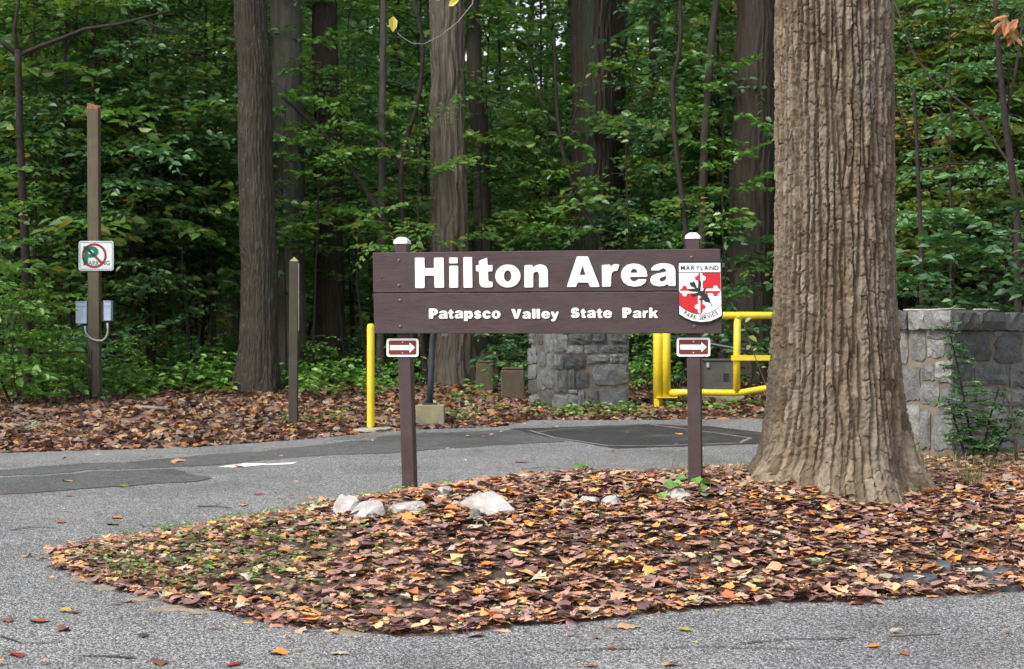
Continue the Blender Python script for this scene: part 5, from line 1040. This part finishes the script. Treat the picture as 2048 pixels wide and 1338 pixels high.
# ------------------------------------------------------------------ fallen leaves
def litter_template(kind, r):
    """3 x n grid with ragged outline, curled; unit length along y"""
    if kind == 'oak': ts = np.linspace(0, 1, 8); w = np.array([.04, .16, .12, .30, .18, .36, .20, .03])
    elif kind == 'maple': ts = np.array([0, .12, .25, .4, .55, .7, .85, 1]); w = np.array([.05, .42, .30, .50, .26, .36, .14, .02])
    else: ts = np.linspace(0, 1, 6); w = np.array([.05, .30, .38, .34, .2, .02])
    w = w * r.uniform(.85, 1.15, len(w)); n = len(ts); c = r.normal(.3, 1.1); lb = r.normal(.05, .6); tw = r.normal(0, .3); vs = []
    for i, t in enumerate(ts):
        y = t - .5; zb = lb * y * y * .8
        for s in (-1, -.5, 0, .5, 1):
            x = s * w[i] * (1 + (r.uniform(-.12, .12) if abs(s) == 1 else 0)); a = c * x; xx = math.sin(a) / c if abs(c) > .05 else x; z = (1 - math.cos(a)) / c if abs(c) > .05 else 0
            z += zb + (.05 if s == 0 else 0) * 0 - .02 * abs(s) + tw * x * y * 1.4 + r.uniform(-.025, .025); vs.append((xx, y * (1 - .15 * abs(lb) * y * y), z))
    v = np.array(vs); v[:, 2] -= np.percentile(v[:, 2], 25)
    idx = np.arange(n * 5).reshape(n, 5); q = np.stack([idx[:-1, :-1], idx[:-1, 1:], idx[1:, 1:], idx[1:, :-1]], -1).reshape(-1, 4); return v, q
lr = np.random.default_rng(17); TEM = [litter_template(k, lr) for k in ('ov', 'ov', 'maple', 'oak', 'maple', 'maple', 'ov', 'oak', 'maple', 'ov', 'oak', 'maple', 'ov', 'maple', 'oak', 'maple', 'ov', 'maple', 'ov', 'oak')]
MID = []
for v_, q_ in TEM:
    n_ = len(v_) // 5; i_ = np.arange(n_ * 4).reshape(-1, 4); MID.append((v_[[r_ * 5 + c_ for r_ in range(n_) for c_ in (0, 1, 3, 4)]], np.stack([i_[:-1, :-1], i_[:-1, 1:], i_[1:, 1:], i_[1:, :-1]], -1).reshape(-1, 4)))
COARSE = []
for v_, q_ in TEM:
    n_ = len(v_) // 5; rws = sorted({0, n_ // 3, 2 * n_ // 3, n_ - 1}); sel_ = [r_ * 5 + c_ for r_ in rws for c_ in (0, 2, 4)]; i_ = np.arange(len(rws) * 3).reshape(-1, 3)
    COARSE.append((v_[sel_], np.stack([i_[:-1, :-1], i_[:-1, 1:], i_[1:, 1:], i_[1:, :-1]], -1).reshape(-1, 4)))
def litter(pts, size, tilt, name, mat, parent, TEM=TEM):
    n = len(pts); which = lr.integers(0, len(TEM), n); vs = []; fs = []; base = 0
    for k in range(len(TEM)):
        sel = np.where(which == k)[0]
        if not len(sel): continue
        v, q = TEM[k]; m = len(sel); a = lr.uniform(0, 6.28, m); tx = lr.normal(0, tilt, m); ty = lr.normal(0, tilt, m); s = size[sel]; fz = lr.uniform(.4, 1.25, m)
        X = v[None, :, 0] * s[:, None]; Y = v[None, :, 1] * s[:, None]; Z = v[None, :, 2] * (s * fz)[:, None]
        Y, Z = Y * np.cos(tx)[:, None] - Z * np.sin(tx)[:, None], Y * np.sin(tx)[:, None] + Z * np.cos(tx)[:, None]
        X, Z = X * np.cos(ty)[:, None] - Z * np.sin(ty)[:, None], X * np.sin(ty)[:, None] + Z * np.cos(ty)[:, None]
        X, Y = X * np.cos(a)[:, None] - Y * np.sin(a)[:, None], X * np.sin(a)[:, None] + Y * np.cos(a)[:, None]
        W = np.stack([X, Y, Z], -1) + pts[sel][:, None, :]; vs.append(W.reshape(-1, 3)); fs.append((q[None] + (np.arange(m) * len(v))[:, None, None] + base).reshape(-1, 4)); base += m * len(v)
    return obj_np(name, mesh_np(name, np.concatenate(vs), np.concatenate(fs), mat, True), parent)
# on the mound
c = 66000; x = lr.uniform(-2.8, 5.6, c); y = lr.uniform(6.75, 13.2, c); z, s = mound_z(x, y)
dens = smooth(-.12, .0, s) * (.50 + .62 * smooth(-1.9, -.1, x)) * (.6 + .4 * smooth(8.2, 8.6, y) + 1.0 * smooth(.16, .0, s)) * (np.abs(x / y) < .345) * (1 - .55 * smooth(10.3, 11.2, y) * smooth(.9, 1.4, x)); dens = dens * (.65 + .8 * (vnoise(x * 2.2, y * 2.2, 91) + .5))
k = (lr.random(c) < dens) & (np.hypot(x - tb[0], y - TD) > .42)
for rx, ry, ra, rb in ROCKS: k &= ((x - rx) / (ra * .85)) ** 2 + ((y - ry) / (rb * .6)) ** 2 > 1
x, y, z = x[k], y[k], z[k]
size = .028 + .070 * lr.random(len(x)) ** 1.6; pts = np.stack([x, y, z + .006 + lr.uniform(0, .028, len(x))], 1)
score = size / y; order = np.argsort(-score * (np.abs(x / y) < .33)); sep = order[:300]; rest = order[300:]
litter(pts[rest], size[rest], .15, 'leaf_litter', M['litter'], mound, MID)['kind'] = 'stuff'
cb_ = lr.uniform(0, 1, (26000, 2)) * V(8.4, 6.3) + V(-2.8, 6.8); zb_, sb_ = mound_z(cb_[:, 0], cb_[:, 1]); kb_ = (sb_ > -.06) & (np.hypot(cb_[:, 0] - tb[0], cb_[:, 1] - TD) > .45) & (np.abs(cb_[:, 0] / cb_[:, 1]) < .36)
litter(np.stack([cb_[kb_, 0], cb_[kb_, 1], zb_[kb_] + .012], 1), lr.uniform(.012, .03, kb_.sum()), .35, 'leaf_fragments', M['litter'], mound, COARSE)['kind'] = 'stuff'
TM = [mesh_np('leaf', v, q, M['litter'], True) for v, q in TEM]
for i in sep:
    o = bpy.data.objects.new('leaf', TM[int(lr.integers(0, len(TM)))]); o.parent = mound; COL.objects.link(o); o.location = pts[i] + V(0, 0, .012); o.scale = (size[i],) * 3; o.rotation_euler = (lr.normal(0, .17), lr.normal(0, .17), lr.uniform(0, 6.28))
# beyond the road
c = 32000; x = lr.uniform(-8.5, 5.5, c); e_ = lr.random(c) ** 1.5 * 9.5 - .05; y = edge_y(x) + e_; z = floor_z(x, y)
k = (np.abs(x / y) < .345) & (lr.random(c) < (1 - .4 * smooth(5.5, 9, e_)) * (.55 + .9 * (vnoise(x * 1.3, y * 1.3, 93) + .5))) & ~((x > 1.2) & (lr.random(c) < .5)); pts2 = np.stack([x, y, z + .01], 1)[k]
litter(pts2, lr.uniform(.06, .14, len(pts2)), .35, 'leaf_litter', M['litter_dark'], forest_floor, COARSE)['kind'] = 'stuff'
# crumbs of leaf on the asphalt
c = 520; x = lr.uniform(-5, 4, c); y = lr.uniform(6.3, 17.5, c); ms = mound_z(x, y)[1]; k = (ms < -.03) & (y < edge_y(x) - .05) & ((lr.random(c) < .45) | ((edge_y(x) - y) < 1.3) | (ms > -.3)); pts3 = np.stack([x, y, SL * y + .018], 1)[k]
litter(pts3, lr.uniform(.015, .06, len(pts3)), .15, 'leaf_crumbs', M['litter'], road, COARSE)['kind'] = 'stuff'
# loose leaves one can point at
LC = {'tan': (.44, .26, .14), 'yellow': (.36, .28, .05), 'orange': (.52, .20, .04), 'rust': (.28, .085, .04), 'red': (.26, .035, .025), 'brown': (.15, .075, .05), 'dark': (.06, .035, .03), 'green': (.14, .17, .05), 'pale': (.42, .32, .24)}
LM = {k: m_plain(k + '_dry_leaf', c, .55, .35, .3, 40) for k, c in LC.items()}
for px, py, c, s, ti, lab in [(1258, 1256, 'tan', .12, 7, 'curled tan leaf on the near road just below the mound edge'), (1370, 1262, 'yellow', .07, 0, 'small yellow leaf on the near road right of the curled tan leaf'), (1748, 1294, 'orange', .08, 3, 'twisted orange leaf on the near road at lower right'), (1806, 1310, 'rust', .05, 0, 'small rust leaf below the twisted orange leaf'), (128, 1224, 'yellow', .07, 1, 'yellow leaf on the road left of the mound'), (148, 1227, 'brown', .06, 5, 'brown leaf touching the yellow leaf left of the mound'), (75, 1244, 'rust', .1, 4, 'curled rust leaf near the left edge of the near road'), (14, 1242, 'brown', .1, 3, 'brown leaf at the left frame edge'), (128, 1262, 'brown', .08, 6, 'folded brown leaf below the yellow leaf'), (286, 1273, 'dark', .07, 3, 'dark curled leaf on the road below the tan edging stones'), (32, 1312, 'red', .1, 4, 'red leaf in the lower left corner'), (318, 1328, 'brown', .1, 0, 'brown leaf at the bottom edge left of centre'), (468, 1331, 'red', .08, 3, 'dark red leaf at the bottom edge'), (556, 1309, 'orange', .09, 1, 'orange leaf on the road below the nearest mound edge'), (678, 1309, 'pale', .08, 3, 'pale leaf on the road right of the orange leaf'),
                              (55, 1114, 'orange', .06, 2, 'round orange leaf just left of the mound tip'), (233, 1037, 'orange', .09, 0, 'orange leaf on the road above the mound tip'), (120, 1046, 'rust', .08, 0, 'rust leaf on the road left of the orange one'), (518, 990, 'red', .08, 3, 'red leaf on the road left of the white stones'), (620, 998, 'orange', .07, 0, 'orange leaf close to the white stone row'), (486, 1012, 'tan', .09, 0, 'tan leaf on the road left of the white stones'), (137, 993, 'rust', .07, 3, 'rust leaf near the dark road patch'), (134, 964, 'tan', .1, 0, 'tan leaf on the dark road patch'), (357, 923, 'tan', .2, 3, 'long tan leaf behind the dark road patch'), (477, 934, 'red', .09, 4, 'dark red curled leaf on the white paint spill'), (1221, 1299, 'red', .05, 1, 'small red leaf on the near road below the mound'), (1342, 1332, 'orange', .07, 1, 'orange leaf at the bottom edge right of centre'), (1180, 1334, 'rust', .07, 3, 'rust leaf at the bottom edge in the centre'), (1356, 869, 'orange', .12, 3, 'bright orange leaf on the fresh black asphalt'), (1043, 925, 'rust', .12, 0, 'rust leaf on the road behind the mound'), (248, 974, 'green', .09, 0, 'greenish leaf flat on the dark road patch'), (225, 1050, 'green', .1, 0, 'olive green leaf flat on the road above the mound tip')]:
    p = ground_at(px, py); mm = TM[ti if ti < len(TM) else 0].copy(); mm.materials.clear(); mm.materials.append(LM[c]); o = obj_np('loose_leaf', mm, None, p + V(0, 0, .007)); o.scale = (s, s, s * .9); o.rotation_euler = (lr.normal(0, .08), lr.normal(0, .08), lr.uniform(0, 6.28)); tag(o, lab, 'leaf', 'loose leaves lying on the road')
# ------------------------------------------------------------------ sticks and small plants
def stick(pts, r, mat, lab, name='stick', tw=True, cat='stick'):
    P = np.array(pts); mb = MB(); mb.tube(P, np.linspace(r, r * .5, len(P)), 7)
    if tw and len(P) > 2: a = P[len(P) // 2]; mb.tube([a, a + (P[-1] - P[0]) * .12 + V(0, .05, abs(P[-1] - P[0]).max() * .06)], [r * .5, r * .25], 5)
    return tag(mb.build(name, mat, None, True, loc=P[0]), lab, cat)
R_ = lambda px, py, h=.012: (lambda p: V(p[0], p[1], p[2] + h))(surf_at(px, py))
stick([R_(395, 1017), R_(430, 1016), R_(463, 1020)], .006, M['twig'], 'brown twig on the road left of the white stones')
stick([R_(1778, 1279), R_(1820, 1277), R_(1880, 1275)], .005, M['twig'], 'thin dark twig on the near road at lower right'); stick([R_(1672, 1285), R_(1690, 1284), R_(1712, 1282)], .005, M['twig'], 'short dark twig left of the long one at lower right')
stick([R_(1036, 1016, .05), R_(1060, 1008, .04), R_(1096, 997, .03)], .006, M['twig'], 'thin twig leaning on the largest white stone')
stick([R_(270, 821, .03), R_(300, 822, .04), R_(338, 824, .03)], .03, M['greytwig'], 'pale rotten branch in the leaves left of the dark oak'); stick([R_(862, 776, .03), R_(885, 770, .05), R_(912, 768, .05)], .02, M['greytwig'], 'pale broken branch behind the gooseneck pedestal')
stick([R_(630, 738, .1), R_(680, 728, .2), R_(745, 716, .2)], .05, M['bark_far'], 'fallen dark log in the undergrowth behind the yellow bollard', 'log', cat='log')
zt_ = zc1 + .012; wp = lambda s, o, z=0: wc + dl * s - nl * o + V(0, 0, zt_ + z)
stick([wc + dl * .42 + nl * .02 + V(0, 0, zt_), wc + dl * .2 + nl * .03 + V(0, 0, zt_ - .002), wc + nl * .02 + V(0, 0, zt_ + .004), wc + dr * .14 + nr * .01 + V(0, 0, zt_ + .006)], .007, M['stickwood'], 'bleached stick lying on top of the stone wall')
stick([wc + dr * .42 - nr * .12 + V(0, 0, zt_ + .004), wc + dr * .6 - nr * .1 + V(0, 0, zt_ + .006), wc + dr * .74 - nr * .12 + V(0, 0, zt_ + .002)], .006, M['stickwood'], 'shorter pale stick at the right on top of the wall')
def sprig(name, stem_pts, leaves, r, leafmat, lab, cat, L=.05, wr=.7, stemmat='stem'):
    P = [V(*p) for p in stem_pts]; e = empty(name, P[0], lab, cat); MB().tube(P, np.linspace(r, r * .45, len(P)), 6).build('stem', M[stemmat], e, True)
    lp = np.array([q[0] for q in leaves]); ld = np.array([q[1] for q in leaves]); ll = np.array([q[2] for q in leaves])
    v, f = leaf_arrays(lp, ld, V(0, -.55, 1) + rv(len(lp), .25), ll, ll * wr); obj_np('leaves', mesh_np('leaves', v - P[0], f, M[leafmat], False), e); return e
p = surf_at(1160, 950); p[2] += .0
sprig('seedling', [p, p + V(.005, 0, .04), p + V(.01, 0, .07)], [(p + V(.01, 0, .05 + .02 * (i % 2)), V(math.cos(a), -.3 + math.sin(a), .25), .075) for i, a in enumerate(np.linspace(0, 5.6, 6))], .003, 'leafb', 'bright green seedling on the mound crest between the sign posts', 'seedling')
p = surf_at(1375, 995); lv = [(R_(px, py, .05 + .02 * (i % 3)), V(RNG.uniform(-1, 1), -.5, RNG.uniform(-.3, .2)), RNG.uniform(.05, .075)) for i, (px, py) in enumerate([(1352, 975), (1375, 972), (1398, 968), (1405, 985), (1412, 998), (1330, 995), (1320, 1005), (1345, 990), (1388, 990), (1400, 975), (1360, 998), (1408, 968)])]
sprig('vine', [R_(1320, 1008, .02), R_(1345, 996, .05), R_(1375, 990, .05), R_(1405, 985, .06)], lv, .003, 'leafb', 'green vine with heart-shaped leaves by the right sign post', 'vine', wr=.9)
st = [(1565, 838), (1540, 790), (1520, 740), (1505, 700), (1490, 655), (1484, 640)]; sp_ = [at(x, y, 15.2) for x, y in st]; sp_[0][2] = surf(sp_[0][0], 15.2)
lv = [(at(x, y, 15.2), V(dx, -.3, dz), l) for x, y, dx, dz, l in [(1484, 640, -.8, .3, .07), (1490, 645, .7, .6, .08), (1492, 660, -.8, -.1, .07), (1497, 672, .8, -.5, .10), (1500, 690, -.5, -.6, .06), (1505, 702, .6, .4, .05), (1522, 735, .6, .1, .05), (1520, 750, -.4, .3, .06), (1480, 775, -.7, .4, .05), (1545, 800, .5, .2, .06), (1552, 815, -.6, .3, .05)]]
sprig('thin_sapling', sp_, lv, .006, 'leafy', 'spindly sapling with few yellowing leaves in front of the yellow gate', 'sapling', stemmat='twig')
# evergreen shrub at the wall, dead stem beside it
hb = at(1950, 0, 11.3); hb[2] = surf(hb[0], 11.3); s = Sprays()
for bx_, top_, lean in ((0, 1.0, -.20), (.05, .55, .12), (-.06, .45, -.12), (.12, .4, .22)):
    zs = np.linspace(0, top_, 7); pth = np.stack([bx_ + lean * (zs / top_) ** 1.3, .02 * np.sin(zs * 5), zs], 1); s.wood.tube(pth, .010 * (1 - .7 * zs / top_) + .001, 6, False)
    for i in range(int(30 * top_ + 9)):
        z_ = top_ * (.15 + .85 * (i + RNG.random()) / (30 * top_ + 9)); az = RNG.uniform(0, 6.28); s.branch(V(np.interp(z_, zs, pth[:, 0]), np.interp(z_, zs, pth[:, 1]), z_), V(math.cos(az), math.sin(az) * .6, .25), RNG.uniform(.07, .19) * (1.2 - .6 * z_ / top_), .034, .010, .003, True, .2)
e = empty('hemlock_shrub', hb, 'feathery evergreen shrub against the right part of the stone wall', 'shrub'); v_ = np.concatenate(s.wood.v)
me = bpy.data.meshes.new('stem'); me.from_pydata(v_.tolist(), [], s.wood.f); me.materials.append(M['stem']); obj_np('stem', me, e); obj_np('foliage', s.mesh('foliage', M['leafhem'], .42), e)
b0 = at(2035, 0, 11.25); b0[2] = surf(b0[0], 11.25); tag(MB().tube([b0, b0 + V(-.02, 0, .2), b0 + V(-.045, .01, .42), b0 + V(-.03, .02, .62)], [.012, .010, .007, .003], 7).tube([b0 + V(-.045, .01, .42), b0 + V(-.12, .02, .56)], [.005, .002], 5).build('dead_stem', M['twig'], None, True, loc=b0), 'dead bare stem at the right end of the stone wall', 'stem')
# hanging twig with yellow leaf, and rusty oak leaves at the upper right, both on limbs of the big tree
TW = 9.0
tw = lA + V(-2.4, -.5, -.06); hp = [tw] + [at(x, y, TW) for x, y in [(952, -40), (945, 8), (915, 45), (880, 72), (848, 88), (825, 87), (805, 75), (795, 66)]]
e = empty('hanging_twig', hp[0], 'bare pale twig with one yellow leaf hanging into the top of the view', 'twig'); MB().tube(hp, np.linspace(.004, .0014, len(hp)), 6).tube([hp[4], hp[4] + V(.02, 0, .05)], [.002, .001], 4).build('stem', M['greytwig'], e, True)
for pt, dr_, nn, ln, wd in [(at(786, 32, TW), V(0, -.05, -1), V(.2, -1, 0), .09, .055), (at(897, 12, TW), V(.8, -.2, .5), V(0, -1, .4), .07, .04), (at(878, 2, TW), V(-.4, -.2, .7), V(0, -1, .3), .05, .03)]:
    v, f = leaf_arrays(pt[None], dr_[None], nn[None], np.array([ln]), np.array([wd])); obj_np('leaf', mesh_np('leaf', v - hp[0], f, M['yellow_leaf'], False), e)
MB().tube([hp[-1], at(790, 50, TW), at(786, 34, TW)], .0012, 4).build('leaf_stalk', M['greytwig'], e, True)
ob = lB + V(.85, -.7, 0); o2 = [ob, at(2060, -20, 8.7), at(2035, 30, 8.7), at(2020, 55, 8.7)]; lv = [(at(2022 + RNG.normal(0, 14), 50 + RNG.normal(0, 10), 8.7) + V(0, RNG.normal(0, .03), 0), V(RNG.normal(-.25, .5), RNG.normal(-.2, .3), -.75 + RNG.normal(0, .25)), RNG.uniform(.07, .12)) for a in range(18)]
sprig('oak_spray', o2, lv, .004, 'rust_leaf', 'rusty orange oak leaves hanging at the upper right edge', 'oak spray', wr=.45)
# dark uprooted clump and pale lichen twig on the left verge
p = surf_at(325, 778); e = empty('brush_pile', p, 'dark tangle of dead roots at the edge of the leaves left of the oak', 'brush pile'); mb = MB()
for i in range(60): a = p + V(RNG.normal(0, .2), RNG.normal(0, .12), abs(RNG.normal(0, .1))); dd = rv(1, .16)[0]; MB().tube([a, a + dd * .5 + V(0, 0, .05), a + dd], [.012, .008, .004], 5).build('root', M['twig'], e, True)
p = surf_at(75, 858); e = empty('lichen_twig', p, 'pale grey-green lichen covered twig in the leaves at far left', 'twig'); mb = MB()
LIC = m_plain('lichen', (.26, .31, .25), .9, .2)
for i in range(14): a = p + V(RNG.normal(0, .1), RNG.normal(0, .04), .03); dd = rv(1, .06)[0]; MB().tube([a, a + dd * .6 + V(0, 0, .02), a + dd], [.006, .005, .002], 5).build('twig', LIC, e, True)
